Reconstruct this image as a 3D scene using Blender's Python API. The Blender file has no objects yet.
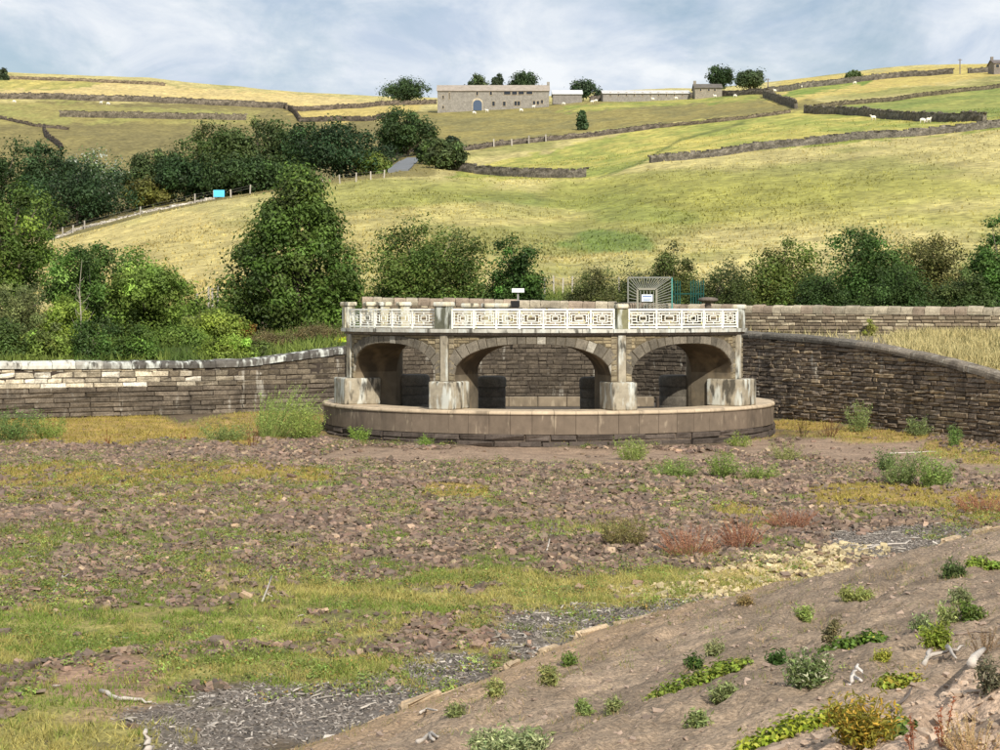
import bpy, bmesh, math, random
import numpy as np
from mathutils import Vector, Matrix

# ------------------------------------------------------------------ camera, sky, sun
F, HX, HY, CZ = 2000.0, 500.0, 309.4, 5.1        # focal length in photo pixels, principal column, horizon row, eye height
SUN_AZ, SUN_EL = math.radians(19), math.radians(36)   # right of straight-behind-the-camera, above horizon
S = bpy.context.scene
S.unit_settings.system = 'METRIC'
cam = bpy.data.cameras.new('camera'); cam_o = bpy.data.objects.new('camera', cam)
S.collection.objects.link(cam_o); S.camera = cam_o
cam.sensor_width = 36; cam.lens = F / 1000 * 36; cam.clip_start = 0.2; cam.clip_end = 6000
cam.shift_y = -(375 - HY) / 1000
cam_o.location = (0, 0, CZ); cam_o.rotation_euler = (math.pi / 2, 0, 0)
W = bpy.data.worlds.new('World'); S.world = W; W.use_nodes = True
nt = W.node_tree; nt.nodes.clear()
def wn(t, **k):
    n = nt.nodes.new(t)
    for a, b in k.items(): setattr(n, a, b)
    return n
wo = wn('ShaderNodeOutputWorld'); wb = wn('ShaderNodeBackground'); wb.inputs[1].default_value = 0.088
sky = wn('ShaderNodeTexSky', sky_type='NISHITA', sun_disc=False, sun_elevation=SUN_EL, sun_rotation=math.pi - SUN_AZ)
sky.air_density = 1.0; sky.dust_density = 1.0; sky.ozone_density = 1.5
tc = wn('ShaderNodeTexCoord'); mp = wn('ShaderNodeMapping'); mp.inputs['Scale'].default_value = (1.0, 1.0, 2.0)
mp.inputs['Location'].default_value = (0.32, 0.1, 0.05)
n1 = wn('ShaderNodeTexNoise'); n1.inputs['Scale'].default_value = 7.5; n1.inputs['Detail'].default_value = 7; n1.inputs['Roughness'].default_value = 0.6
n1.inputs['Distortion'].default_value = 0.3
n2 = wn('ShaderNodeTexNoise'); n2.inputs['Scale'].default_value = 13; n2.inputs['Detail'].default_value = 9; n2.inputs['Roughness'].default_value = 0.6; n2.inputs['Distortion'].default_value = 0.5
r1 = wn('ShaderNodeValToRGB'); r1.color_ramp.elements[0].position = 0.36; r1.color_ramp.elements[1].position = 0.54
r1.color_ramp.elements[0].color = (0.22, 0.22, 0.22, 1)
r2 = wn('ShaderNodeValToRGB'); r2.color_ramp.elements[0].position = 0.38; r2.color_ramp.elements[1].position = 0.64
r2.color_ramp.elements[0].color = (6.4, 7.5, 9.1, 1); r2.color_ramp.elements[1].color = (10.4, 10.8, 11.2, 1)
mx = wn('ShaderNodeMixRGB'); L = nt.links.new
L(tc.outputs['Generated'], mp.inputs[0]); L(mp.outputs[0], n1.inputs['Vector']); L(mp.outputs[0], n2.inputs['Vector'])
L(n1.outputs[0], r1.inputs[0]); L(n2.outputs[0], r2.inputs[0])
L(r1.outputs[0], mx.inputs[0]); L(sky.outputs[0], mx.inputs[1]); L(r2.outputs[0], mx.inputs[2])
L(mx.outputs[0], wb.inputs[0]); L(wb.outputs[0], wo.inputs[0])
sun = bpy.data.lights.new('sun', 'SUN'); sun_o = bpy.data.objects.new('sun', sun); S.collection.objects.link(sun_o)
sun.energy = 5.0; sun.angle = math.radians(0.6); sun.color = (1.0, 0.95, 0.86)
sd = Vector((math.sin(SUN_AZ) * math.cos(SUN_EL), -math.cos(SUN_AZ) * math.cos(SUN_EL), math.sin(SUN_EL)))
sun_o.rotation_euler = sd.to_track_quat('Z', 'Y').to_euler(); sun_o.location = (20, -20, 60)
S.view_settings.view_transform = 'Standard'; S.view_settings.look = 'None'
S.view_settings.exposure = 0.0; S.view_settings.gamma = 1.0; S.view_settings.use_curve_mapping = False
S.render.engine = 'CYCLES'

# ------------------------------------------------------------------ helpers
rng = np.random.default_rng(7); random.seed(7)
COL = S.collection
def s2l(c):
    c = np.asarray(c, float) / 255.0
    return np.where(c <= 0.04045, c / 12.92, ((c + 0.055) / 1.055) ** 2.4)
def sst(a, b, x):
    t = np.clip((np.asarray(x, float) - a) / (b - a), 0, 1); return t * t * (3 - 2 * t)
def _h(i, j, s):
    n = (i.astype(np.int64) * 374761393 + j.astype(np.int64) * 668265263 + s * 974634777) & 0x7fffffff
    n = ((n ^ (n >> 13)) * 1274126177) & 0x7fffffff
    return ((n ^ (n >> 16)) & 0xffff) / 65535.0
def vn(x, y, s=0):
    x = np.asarray(x, float); y = np.asarray(y, float)
    i = np.floor(x); j = np.floor(y); u = x - i; v = y - j; u = u * u * (3 - 2 * u); v = v * v * (3 - 2 * v)
    a, b, c, d = _h(i, j, s), _h(i + 1, j, s), _h(i, j + 1, s), _h(i + 1, j + 1, s)
    return a + (b - a) * u + (c - a) * v + (a - b - c + d) * u * v
def fbm(x, y, s=0, o=4):
    t = 0; a = .5; n = 0
    for k in range(o):
        t = t + a * vn(x * 2 ** k, y * 2 ** k, s + k * 17); n += a; a *= .5
    return t / n
def proj(x, y, z): return HX + F * x / y, HY - F * (z - CZ) / y
def at(px, d, py=None, z=None):
    return Vector(((px - HX) / F * d, d, z if z is not None else CZ + (HY - py) / F * d))
def zpy(py, d): return CZ + (HY - py) / F * d

def new_mesh(name, V, faces, cols=None, mat=None, smooth=False):
    """faces: a list of index arrays (n,3)/(n,4) or a list of index lists"""
    me = bpy.data.meshes.new(name); V = np.asarray(V, np.float32).reshape(-1, 3)
    if len(faces) and isinstance(faces[0], np.ndarray) and faces[0].ndim == 2:
        tot = np.concatenate([np.full(len(f), f.shape[1], np.int32) for f in faces])
        idx = np.concatenate([f.reshape(-1) for f in faces]).astype(np.int32)
    else:
        tot = np.array([len(f) for f in faces], np.int32); idx = np.array([i for f in faces for i in f], np.int32)
    st = np.concatenate([[0], np.cumsum(tot)[:-1]]).astype(np.int32)
    me.vertices.add(len(V)); me.vertices.foreach_set('co', V.reshape(-1))
    me.loops.add(len(idx)); me.loops.foreach_set('vertex_index', idx)
    me.polygons.add(len(tot)); me.polygons.foreach_set('loop_start', st); me.polygons.foreach_set('loop_total', tot)
    me.polygons.foreach_set('use_smooth', np.full(len(tot), bool(smooth)))
    me.update(calc_edges=True)
    if cols is not None:
        c = np.asarray(cols, np.float32); c = np.broadcast_to(c, (len(V), c.shape[-1])) if c.ndim == 1 else c
        if c.shape[1] == 3: c = np.concatenate([c, np.ones((len(c), 1), np.float32)], 1)
        a = me.color_attributes.new('Col', 'FLOAT_COLOR', 'POINT'); a.data.foreach_set('color', np.ascontiguousarray(c, np.float32).reshape(-1))
    if mat: me.materials.append(mat)
    return me
def link(name, me, parent=None):
    o = bpy.data.objects.new(name, me); COL.objects.link(o)
    if parent is not None:
        o.parent = parent; o.matrix_parent_inverse = PINV.get(parent.name, Matrix())
    return o
PINV = {}
def obj(name, V, faces, cols, mat, parent=None, smooth=False): return link(name, new_mesh(name, V, faces, cols, mat, smooth), parent)
def tag(o, label=None, cat=None, group=None, kind=None):
    for k, v in (('label', label), ('category', cat), ('group', group), ('kind', kind)):
        if v: o[k] = v
    return o
def thing(name, label, cat, loc, group=None, rotz=0):
    o = bpy.data.objects.new(name, None); COL.objects.link(o); o.empty_display_size = .3
    o.location = loc; o.rotation_euler = (0, 0, rotz)
    PINV[o.name] = (Matrix.Translation(Vector(loc)) @ Matrix.Rotation(rotz, 4, 'Z')).inverted()
    return tag(o, label, cat, group)
def copy_tree(o, label, loc, rotz=0, scale=1.0):
    c = o.copy(); COL.objects.link(c); c.location = loc; c.rotation_euler = (0, 0, rotz); c.scale = (scale,) * 3; c['label'] = label
    for ch in o.children:
        k = ch.copy(); COL.objects.link(k); k.parent = c
        for g in ch.children:
            m = g.copy(); COL.objects.link(m); m.parent = k
    return c
class Acc:
    """collects vertices, faces and colours for one mesh"""
    def __init__(s): s.V = []; s.Fs = []; s.C = []; s.n = 0
    def add(s, V, faces, col=(.5, .5, .5)):
        V = np.asarray(V, float).reshape(-1, 3); col = np.asarray(col, float)
        s.V.append(V); s.C.append(np.broadcast_to(col, (len(V), 3)) if col.ndim == 1 else col)
        s.Fs += [[i + s.n for i in f] for f in faces]; s.n += len(V)
    def build(s, name, mat, parent=None, smooth=False):
        return obj(name, np.concatenate(s.V), s.Fs, np.concatenate(s.C), mat, parent, smooth)
BOXF = [[0, 3, 2, 1], [4, 5, 6, 7], [0, 1, 5, 4], [1, 2, 6, 5], [2, 3, 7, 6], [3, 0, 4, 7]]
def box(a, b):
    (x0, y0, z0), (x1, y1, z1) = a, b
    return np.array([[x0, y0, z0], [x1, y0, z0], [x1, y1, z0], [x0, y1, z0], [x0, y0, z1], [x1, y0, z1], [x1, y1, z1], [x0, y1, z1]], float)
def bar(p, q, w, h=None):
    """a square bar from p to q"""
    p = Vector(p); q = Vector(q); h = h or w; d = (q - p).normalized()
    up = Vector((0, 0, 1)) if abs(d.z) < .9 else Vector((0, 1, 0))
    a = d.cross(up).normalized() * w / 2; b = a.cross(d).normalized() * h / 2
    return np.array([tuple(v) for v in (p - a - b, p + a - b, p + a + b, p - a + b, q - a - b, q + a - b, q + a + b, q - a + b)]), BOXF
def tube(pts, rad, n=6):
    pts = np.asarray(pts, float); V = []; m = len(pts); fs = []
    for i in range(m):
        t = pts[min(i + 1, m - 1)] - pts[max(i - 1, 0)]; t /= np.linalg.norm(t) + 1e-9
        up = np.array([0, 0, 1.]) if abs(t[2]) < .9 else np.array([0, 1., 0])
        a = np.cross(t, up); a /= np.linalg.norm(a); b = np.cross(t, a)
        for k in range(n):
            w = 2 * math.pi * k / n; V.append(pts[i] + rad[i] * (a * math.cos(w) + b * math.sin(w)))
    for i in range(m - 1):
        for k in range(n): fs.append([i * n + k, i * n + (k + 1) % n, (i + 1) * n + (k + 1) % n, (i + 1) * n + k])
    fs.append(list(range(n))[::-1]); fs.append([(m - 1) * n + k for k in range(n)])
    return np.array(V), fs
def bevel_box(size, bev, seg=2, jit=0):
    bm = bmesh.new(); bmesh.ops.create_cube(bm, size=1)
    for v in bm.verts: v.co = Vector((v.co.x * size[0], v.co.y * size[1], v.co.z * size[2]))
    bmesh.ops.bevel(bm, geom=bm.edges[:], offset=bev, segments=seg, profile=.5, affect='EDGES')
    bm.verts.index_update(); V = np.array([tuple(v.co) for v in bm.verts]); Fc = [[v.index for v in f.verts] for f in bm.faces]; bm.free()
    if jit: V = V + rng.normal(0, jit, V.shape)
    return V, Fc

# ------------------------------------------------------------------ materials
def material(name, rough=.9, nscale=3.0, namt=.35, bscale=12.0, bamt=.4, bdist=.02, leaf=False, metallic=0.0, streak=None, spec=.25, ndet=6, fine=None):
    m = bpy.data.materials.new(name); m.use_nodes = True; t = m.node_tree; t.nodes.clear()
    N = t.nodes.new; K = t.links.new
    out = N('ShaderNodeOutputMaterial'); bs = N('ShaderNodeBsdfPrincipled'); bs.inputs['Roughness'].default_value = rough
    bs.inputs['Specular IOR Level'].default_value = spec; bs.inputs['Metallic'].default_value = metallic
    at_ = N('ShaderNodeAttribute'); at_.attribute_name = 'Col'; geo = N('ShaderNodeNewGeometry')
    no = N('ShaderNodeTexNoise'); no.inputs['Scale'].default_value = nscale; no.inputs['Detail'].default_value = ndet; no.inputs['Roughness'].default_value = .62
    K(geo.outputs['Position'], no.inputs['Vector'])
    mr = N('ShaderNodeMapRange'); mr.inputs['From Min'].default_value = .3; mr.inputs['From Max'].default_value = .7
    mr.inputs['To Min'].default_value = 1 - namt; mr.inputs['To Max'].default_value = 1 + namt; K(no.outputs[0], mr.inputs[0])
    mul = N('ShaderNodeVectorMath'); mul.operation = 'SCALE'; K(at_.outputs['Color'], mul.inputs[0]); K(mr.outputs[0], mul.inputs['Scale'])
    col = mul.outputs[0]
    if fine:
        nf = N('ShaderNodeTexNoise'); nf.inputs['Scale'].default_value = fine[0]; nf.inputs['Detail'].default_value = 3
        K(geo.outputs['Position'], nf.inputs['Vector'])
        mf = N('ShaderNodeMapRange'); mf.inputs['From Min'].default_value = .35; mf.inputs['From Max'].default_value = .65
        mf.inputs['To Min'].default_value = 1 - fine[1]; mf.inputs['To Max'].default_value = 1 + fine[1]; K(nf.outputs[0], mf.inputs[0])
        m3 = N('ShaderNodeVectorMath'); m3.operation = 'SCALE'; K(col, m3.inputs[0]); K(mf.outputs[0], m3.inputs['Scale']); col = m3.outputs[0]
    if streak:                                  # mineral streaks and lichen with a shape of their own
        for (sc, zsc, lo, hi, amt, rgb, seed) in streak:
            mpn = N('ShaderNodeMapping'); mpn.inputs['Scale'].default_value = (sc, sc, sc * zsc); mpn.inputs['Location'].default_value = (seed, seed * 2, 0)
            K(geo.outputs['Position'], mpn.inputs[0]); n3 = N('ShaderNodeTexNoise'); n3.inputs['Scale'].default_value = 1; n3.inputs['Detail'].default_value = 5
            K(mpn.outputs[0], n3.inputs['Vector']); m2 = N('ShaderNodeMapRange'); m2.inputs['From Min'].default_value = lo; m2.inputs['From Max'].default_value = hi
            m2.inputs['To Max'].default_value = amt; K(n3.outputs[0], m2.inputs[0])
            mm = N('ShaderNodeMixRGB'); K(m2.outputs[0], mm.inputs[0]); K(col, mm.inputs[1]); mm.inputs[2].default_value = (*s2l(rgb), 1); col = mm.outputs[0]
    K(col, bs.inputs['Base Color'])
    if bamt:
        nb = N('ShaderNodeTexNoise'); nb.inputs['Scale'].default_value = bscale; nb.inputs['Detail'].default_value = 6; nb.inputs['Roughness'].default_value = .65
        K(geo.outputs['Position'], nb.inputs['Vector']); bp = N('ShaderNodeBump'); bp.inputs['Strength'].default_value = bamt; bp.inputs['Distance'].default_value = bdist
        K(nb.outputs[0], bp.inputs['Height']); K(bp.outputs[0], bs.inputs['Normal'])
    if leaf:
        tr = N('ShaderNodeBsdfTranslucent'); K(col, tr.inputs['Color']); ms = N('ShaderNodeMixShader'); ms.inputs[0].default_value = leaf
        K(bs.outputs[0], ms.inputs[1]); K(tr.outputs[0], ms.inputs[2]); K(ms.outputs[0], out.inputs[0])
    else: K(bs.outputs[0], out.inputs[0])
    return m
M = dict(
    ground=material('silt_and_moss', nscale=1.3, namt=.3, bscale=9, bamt=.9, bdist=.06, fine=(14, .3)),
    bank=material('dried_mud', nscale=1.6, namt=.3, bscale=15, bamt=1.0, bdist=.07, fine=(26, .3)),
    hill=material('hill_grass', nscale=.22, namt=.22, bscale=1.6, bamt=.8, bdist=.3, fine=(.9, .26)),
    rubble=material('broken_gritstone', nscale=9, namt=.25, bscale=30, bamt=.4, bdist=.01),
    stone=material('weathered_gritstone', nscale=4, namt=.3, bscale=22, bamt=.7, bdist=.015, fine=(20, .18)),
    limestone=material('lime_stained_stone', nscale=4, namt=.25, bscale=22, bamt=.6, bdist=.012,
                       streak=[(3.4, .3, .50, .62, .85, (204, 206, 196), 3.1), (4.2, .3, .54, .64, .85, (60, 56, 48), 9.4)]),
    soffit=material('vault_soffit', nscale=1.5, namt=.35, bscale=14, bamt=.5, bdist=.02, streak=[(1.1, .6, .52, .66, .4, (156, 136, 106), 5.0)]),
    wallstone=material('stained_wall_stone', nscale=4, namt=.32, bscale=20, bamt=.8, bdist=.02, fine=(16, .22),
                       streak=[(1.1, .4, .54, .68, .6, (62, 55, 48), 2.3), (2.6, .22, .62, .70, .5, (186, 180, 166), 7.7)]),
    mortar=material('dark_mortar', nscale=5, namt=.4, bscale=20, bamt=.4),
    drum=material('drum_ashlar', nscale=3, namt=.16, bscale=26, bamt=.35, bdist=.008, streak=[(2.2, .35, .54, .68, .55, (84, 74, 64), 2.0), (5, .3, .6, .7, .5, (176, 160, 136), 6.0)]),
    rail=material('flaking_white_paint', rough=.6, nscale=20, namt=.12, bscale=60, bamt=.2, bdist=.003,
                  streak=[(9, 1, .60, .68, .8, (214, 205, 110), 4.0), (14, 1, .64, .7, .8, (120, 105, 92), 8.0)]),
    leaf=material('leaves', rough=.5, nscale=1.2, namt=.2, bamt=0, leaf=.3, spec=.22),
    grass=material('grass_blades', rough=.7, nscale=2.0, namt=.2, bamt=0, leaf=.25),
    bark=material('bark', nscale=6, namt=.3, bscale=30, bamt=.6),
    wood=material('driftwood', nscale=10, namt=.2, bscale=40, bamt=.4, bdist=.01),
    metal=material('galvanised_steel', rough=.5, nscale=10, namt=.1, bamt=0, metallic=.3),
    paint=material('painted_panel', rough=.55, nscale=8, namt=.06, bamt=0),
    roof=material('stone_slates', nscale=.8, namt=.2, bscale=3, bamt=.6, bdist=.06),
    farwall=material('drystone', nscale=1.3, namt=.45, bscale=2.5, bamt=1.0, bdist=.25, fine=(4, .35)),
    house=material('farm_masonry', nscale=.9, namt=.18, bscale=3, bamt=.5, bdist=.05, fine=(3, .15)),
    glass=material('dark_glass', rough=.2, nscale=2, namt=.1, bamt=0, spec=.5),
    asphalt=material('asphalt', nscale=.6, namt=.12, bscale=6, bamt=.3),
    wool=material('wool', nscale=6, namt=.1, bscale=20, bamt=.5, bdist=.02),
)

# ------------------------------------------------------------------ plan of the walls (photo column -> distance), tops and feet
WP = np.array([-200, 0, 190, 320, 345, 420, 520, 600, 640, 700, 742, 800, 880, 948, 1000, 1150, 1300])
WD = np.array([85.5, 88.5, 92, 95, 96, 98, 98.6, 98.2, 97.2, 94.3, 91.8, 87.4, 82.2, 78, 75, 68, 62])
def wall_d(px): return np.interp(px, WP, WD)
TP = np.array([-200, 0, 100, 190, 250, 272, 306, 340, 420, 520, 640, 742, 818, 880, 948, 1000, 1150, 1300])
TY = np.array([361, 361, 360.6, 360.2, 359, 355.5, 350.7, 346.6, 337, 333, 332, 330.7, 336, 344, 358.5, 373, 425, 470])
def wall_top(px): return CZ + (HY - np.interp(px, TP, TY)) / F * wall_d(px)
PP = np.array([362, 500, 640, 742, 850, 1000, 1150, 1300]); PD = np.array([100.5, 101, 100, 97, 93.5, 90.5, 88.5, 87])
PT = np.array([297, 299, 303, 304.8, 305.8, 307, 308.5, 310])
def par_d(px): return np.interp(px, PP, PD)

# ------------------------------------------------------------------ reservoir floor and dam slope
TOE_Y = np.array([-5, 23.3, 26.8, 30.85, 35.7, 39.1, 45.2, 52, 62, 75]); TOE_X = np.array([-17.5, -1.98, -.27, 1.39, 5.0, 7.43, 11.07, 15.6, 21, 27])
def emb_dist(x, y): return (x - np.interp(y, TOE_Y, TOE_X)) * .86
def floor_z(x, y): return .3 * sst(72, 93, y) + (fbm(x * .35, y * .35, 3) - .5) * .30 * sst(105, 80, y) + (fbm(x * 1.6, y * 1.6, 5, 3) - .5) * .08
def bank_z(x, y):
    d = emb_dist(x, y)
    u = (x * .86 - y * .51); v = (x * .51 + y * .86)
    rough = (fbm(u * .9, v * .35, 11) - .5) * .30 + (fbm(u * 4.0, v * 1.5, 12, 4) - .5) * .23 + (fbm(x * 11, y * 11, 13, 2) - .5) * .05
    rock = sst(7.6, 9.6, d) * sst(17, 12.5, y)
    return np.minimum(.13 + .262 * d, 3.75) + rough * sst(0, 1.2, d) + rock * ((fbm(x * 2.1, y * 2.1, 31, 4) - .45) * .45)
def ground_z(x, y):
    x = np.asarray(x, float); y = np.asarray(y, float)
    f = floor_z(x, y); return np.where(emb_dist(x, y) > 0, np.maximum(bank_z(x, y), f - .05), f)

def blob(px, py, L, wob=.5):
    """sum of soft ellipses (cx, cy, rx, ry, strength) with a ragged edge"""
    nx = (fbm(px * .016, py * .045, 41, 5) - .5) * 2.8; ny = (fbm(px * .016 + 50, py * .045, 47, 5) - .5) * 2.8
    t = np.zeros_like(px)
    for cx, cy, rx, ry, w in L:
        r = np.hypot((px - cx) / rx + nx * wob, (py - cy) / ry + ny * wob); t = np.maximum(t, w * sst(1.15, .75, r))
    return t
def zones(x, y, z):
    px, py = proj(x, y, z)
    g = {}
    g['moss'] = blob(px, py, [(110, 432, 190, 17, 1), (-80, 440, 150, 30, 1), (290, 424, 90, 13, .8), (60, 478, 100, 13, .9), (210, 474, 120, 13, .9), (460, 492, 48, 9, .95), (290, 500, 70, 10, .6), (735, 507, 32, 7, .9),
                                (905, 497, 90, 13, .95), (975, 505, 60, 20, .9), (880, 434, 130, 10, .9), (790, 424, 40, 6, 1), (990, 452, 60, 12, .8), (150, 497, 90, 12, .6), (40, 500, 60, 8, .6)])
    g['sand'] = blob(px, py, [(860, 449, 115, 16, 1), (300, 425, 60, 8, .6), (550, 455, 260, 9, 1), (950, 462, 90, 12, .9)])
    g['grass'] = blob(px, py, [(30, 690, 190, 95, 1), (180, 640, 200, 48, 1), (400, 610, 190, 40, 1), (300, 655, 170, 45, 1), (480, 630, 130, 38, 1), (610, 590, 160, 26, 1), (720, 585, 120, 18, .9), (80, 620, 120, 30, .8), (40, 745, 110, 45, 1), (-150, 660, 200, 120, 1)], .45)
    g['yellow'] = blob(px, py, [(790, 570, 75, 24, 1), (730, 585, 60, 14, .7), (660, 590, 60, 8, .5), (850, 553, 45, 9, .7)])
    g['grey'] = blob(px, py, [(330, 712, 150, 34, 1), (450, 672, 52, 20, 1), (620, 627, 115, 21, 1), (560, 645, 60, 18, .8), (920, 540, 110, 17, 1), (700, 605, 60, 9, .8), (210, 735, 90, 30, .9), (880, 552, 60, 9, .8)], .35)
    g['mud'] = blob(px, py, [(110, 682, 65, 24, 1), (130, 712, 70, 14, .7), (530, 620, 40, 8, .5)], .4)
    g['grass'] = g['grass'] * sst(.37, .52, fbm(x * .75, y * .6, 201) + .06)
    g['weedy'] = sst(.53, .62, fbm(x * .8, y * .55, 205, 5) + .06 * sst(560, 60, px) + .03 * sst(68, 40, y)) * sst(74, 60, y) * (1 - g['sand']) * (1 - g['grey']) * (1 - g['yellow'])
    return px, py, g
C_ = lambda r, gg, b: s2l((r, gg, b))
def ground_cols(x, y, z):
    px, py, g = zones(x, y, z)
    n = fbm(x * .8, y * .8, 61)[:, None]; n2 = fbm(x * 2.6, y * 2.6, 62)[:, None]
    c = C_(102, 88, 70) * (0.75 + .5 * n)
    def mix(c, m, col): m = np.clip(m, 0, 1)[:, None]; return c * (1 - m) + col * m
    c = mix(c, .7 * g['weedy'], C_(122, 120, 68) * (.7 + .5 * n2))
    c = mix(c, g['sand'], C_(150, 127, 106) * (.85 + .3 * n2))
    mo = C_(146, 132, 66) * (1 - n2) + C_(178, 142, 88) * n2
    c = mix(c, g['moss'] * sst(.28, .45, n2[:, 0] + .12), mo * (.75 + .4 * n))
    gr = C_(128, 130, 68) * (1 - n2) + C_(174, 156, 96) * n2
    c = mix(c, g['grass'] * sst(.25, .4, n2[:, 0] + .05), gr * (.7 + .5 * n))
    c = mix(c, g['yellow'], C_(172, 152, 100) * (.8 + .4 * n2))
    c = mix(c, g['mud'], C_(150, 122, 100) * (.85 + .3 * n2))
    c = mix(c, g['grey'], C_(106, 98, 90) * (.7 + .6 * n2))
    return c
def bank_cols(x, y, z):
    d = emb_dist(x, y); u = (x * .86 - y * .51); v = (x * .51 + y * .86)
    n = fbm(u * .8, v * .3, 71)[:, None]; n2 = fbm(x * 3, y * 3, 72)[:, None]
    c = C_(160, 139, 116) * (.56 + .78 * n) * (.70 + .56 * n2)
    m = (sst(2.6, .2, d) * .75)[:, None]; c = c * (1 - m) + C_(182, 152, 118) * (.75 + .4 * n2) * m
    rock = (sst(7.6, 9.2, d + (n2[:, 0] - .5) * 1.5) * sst(17.5, 13, y))[:, None]
    c = c * (1 - rock) + C_(188, 162, 138) * (.6 + .8 * n2) * rock
    return c
def near_grid():
    cx = np.concatenate([np.linspace(-900, -40, 60), np.arange(-36, 1040, 3.2), np.linspace(1045, 1900, 60)])
    dd = np.concatenate([np.linspace(1.5, 9, 14), np.geomspace(9.2, 101, 470)])
    PX, D = np.meshgrid(cx, dd); X = (PX - HX) / F * D; return X, D
X, Y = near_grid(); nr, nc = X.shape
Z = ground_z(X, Y)
V = np.stack([X, Y, Z], -1).reshape(-1, 3)
i, j = np.meshgrid(np.arange(nr - 1), np.arange(nc - 1), indexing='ij'); a = (i * nc + j).reshape(-1)
Q = np.stack([a, a + 1, a + nc + 1, a + nc], 1)
ed = emb_dist(V[:, 0], V[:, 1]); isb = (ed[Q] > 0).all(1)
# nothing of the floor behind the masonry
keep = V[Q, 1].mean(1) < wall_d(np.clip(proj(V[Q, 0].mean(1), V[Q, 1].mean(1), 0)[0], -200, 1300)) + .45
def sub(name, mask, colf, mat):
    q = Q[mask]; u, inv = np.unique(q, return_inverse=True); vv = V[u]
    o = obj(name, vv, [inv.reshape(-1, 4)], colf(vv[:, 0], vv[:, 1], vv[:, 2]), mat, None, True)
    return tag(o, kind='structure')
basin = sub('reservoir_floor_ground', ~isb & keep, ground_cols, M['ground'])
bank = sub('dam_slope_ground', isb & keep, bank_cols, M['bank'])

# ------------------------------------------------------------------ hillside
HR = [  # distance, [(column, row) ...]
    (150, [(-400, 318), (0, 312), (200, 296), (350, 289), (600, 288), (1000, 290), (1500, 300)]),
    (235, [(-400, 292), (0, 274), (60, 262), (220, 234), (400, 224), (500, 226), (570, 236), (640, 222), (800, 208), (1000, 190), (1500, 170)]),
    (320, [(-400, 275), (0, 247), (60, 237), (140, 214), (220, 197), (330, 183), (400, 176), (440, 175), (480, 179), (585, 180), (650, 168), (800, 152), (1000, 130), (1500, 100)]),
    (400, [(-400, 245), (0, 218), (150, 198), (300, 184), (385, 170), (400, 158), (424, 154), (450, 164), (480, 166), (585, 158), (650, 148), (800, 126), (1000, 110), (1500, 85)]),
    (520, [(-400, 150), (0, 138), (150, 138), (300, 138), (400, 134), (500, 131), (650, 118), (800, 102), (1000, 92), (1500, 75)]),
    (650, [(-400, 95), (0, 97), (150, 101), (300, 112), (400, 110), (440, 111), (500, 109), (550, 106), (600, 101), (700, 97), (800, 88), (950, 76), (1000, 73), (1500, 70)]),
    (800, [(-400, 75), (0, 78), (150, 83), (300, 97), (370, 102), (400, 104), (500, 106), (600, 99), (700, 95), (800, 84), (900, 74), (1000, 70), (1500, 68)]),
]
def hill_z(px, d):
    px = np.asarray(px, float); d = np.asarray(d, float); sh = np.broadcast(px, d).shape
    px = np.broadcast_to(px, sh).reshape(-1); d = np.broadcast_to(d, sh).reshape(-1)
    w = wall_d(np.clip(px, -200, 1300)); wt = wall_top(np.clip(px, -200, 1300))
    behind = np.where(px > 362, np.interp(px, PP, PD), w + 2.5) + .5
    zb = np.interp(px, [-200, 0, 250, 340, 420, 1000, 1300], [2.8, 2.8, 2.9, 3.5, 3.9, 3.95, 3.95])
    ds = [w + .2, np.maximum(behind, w + 2.0), np.full_like(w, 122.)]
    zs = [wt - .22, zb, np.interp(px, [-400, 0, 250, 500, 1000], [3.6, 3.8, 4.5, 5.2, 5.2])]
    for dd, L in HR:
        xs, ys = zip(*L); ds.append(np.full_like(w, dd)); zs.append(CZ + (HY - np.interp(px, xs, ys)) / F * dd)
    ds.append(np.full_like(w, 1100.)); zs.append(zs[-1] - 1.0)
    ds.append(np.full_like(w, 3000.)); zs.append(zs[-1] - 60.0)
    ds = np.array(ds); zs = np.array(zs); K = len(ds)
    h = ds[1:] - ds[:-1]; s = (zs[1:] - zs[:-1]) / h
    m = np.zeros_like(zs); pr = s[1:] * s[:-1]
    m[1:-1] = np.where(pr > 0, 2 * pr / np.where(np.abs(s[1:] + s[:-1]) < 1e-9, 1, s[1:] + s[:-1]), 0); m[0] = s[0]; m[-1] = s[-1]
    k = np.clip((d[None] >= ds).sum(0) - 1, 0, K - 2); c = np.arange(len(px))
    t = np.clip((d - ds[k, c]) / h[k, c], 0, 1); hh = h[k, c]
    r = (2*t**3-3*t**2+1)*zs[k, c] + (t**3-2*t**2+t)*hh*m[k, c] + (-2*t**3+3*t**2)*zs[k+1, c] + (t**3-t**2)*hh*m[k+1, c]
    x = (px - HX) / F * d
    r = r + (fbm(x * .02, d * .02, 81) - .5) * 2.2 * sst(150, 300, d) * sst(1500, 700, d) + (fbm(x * .12, d * .12, 83) - .5) * .5 * sst(130, 200, d)
    return r.reshape(sh)
_D = np.geomspace(90, 1000, 1500)
def hit(px, py):
    z = hill_z(np.full_like(_D, px), _D); ray = CZ + (HY - py) / F * _D
    ok = np.nonzero((z >= ray) & (_D > wall_d(np.clip(px, -200, 1300)) + 3))[0]
    k = ok[0] if len(ok) else len(_D) - 1
    return Vector(((px - HX) / F * _D[k], _D[k], float(z[k])))
def on_hill(px, d): return Vector(((px - HX) / F * d, d, float(hill_z(px, d))))

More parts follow.
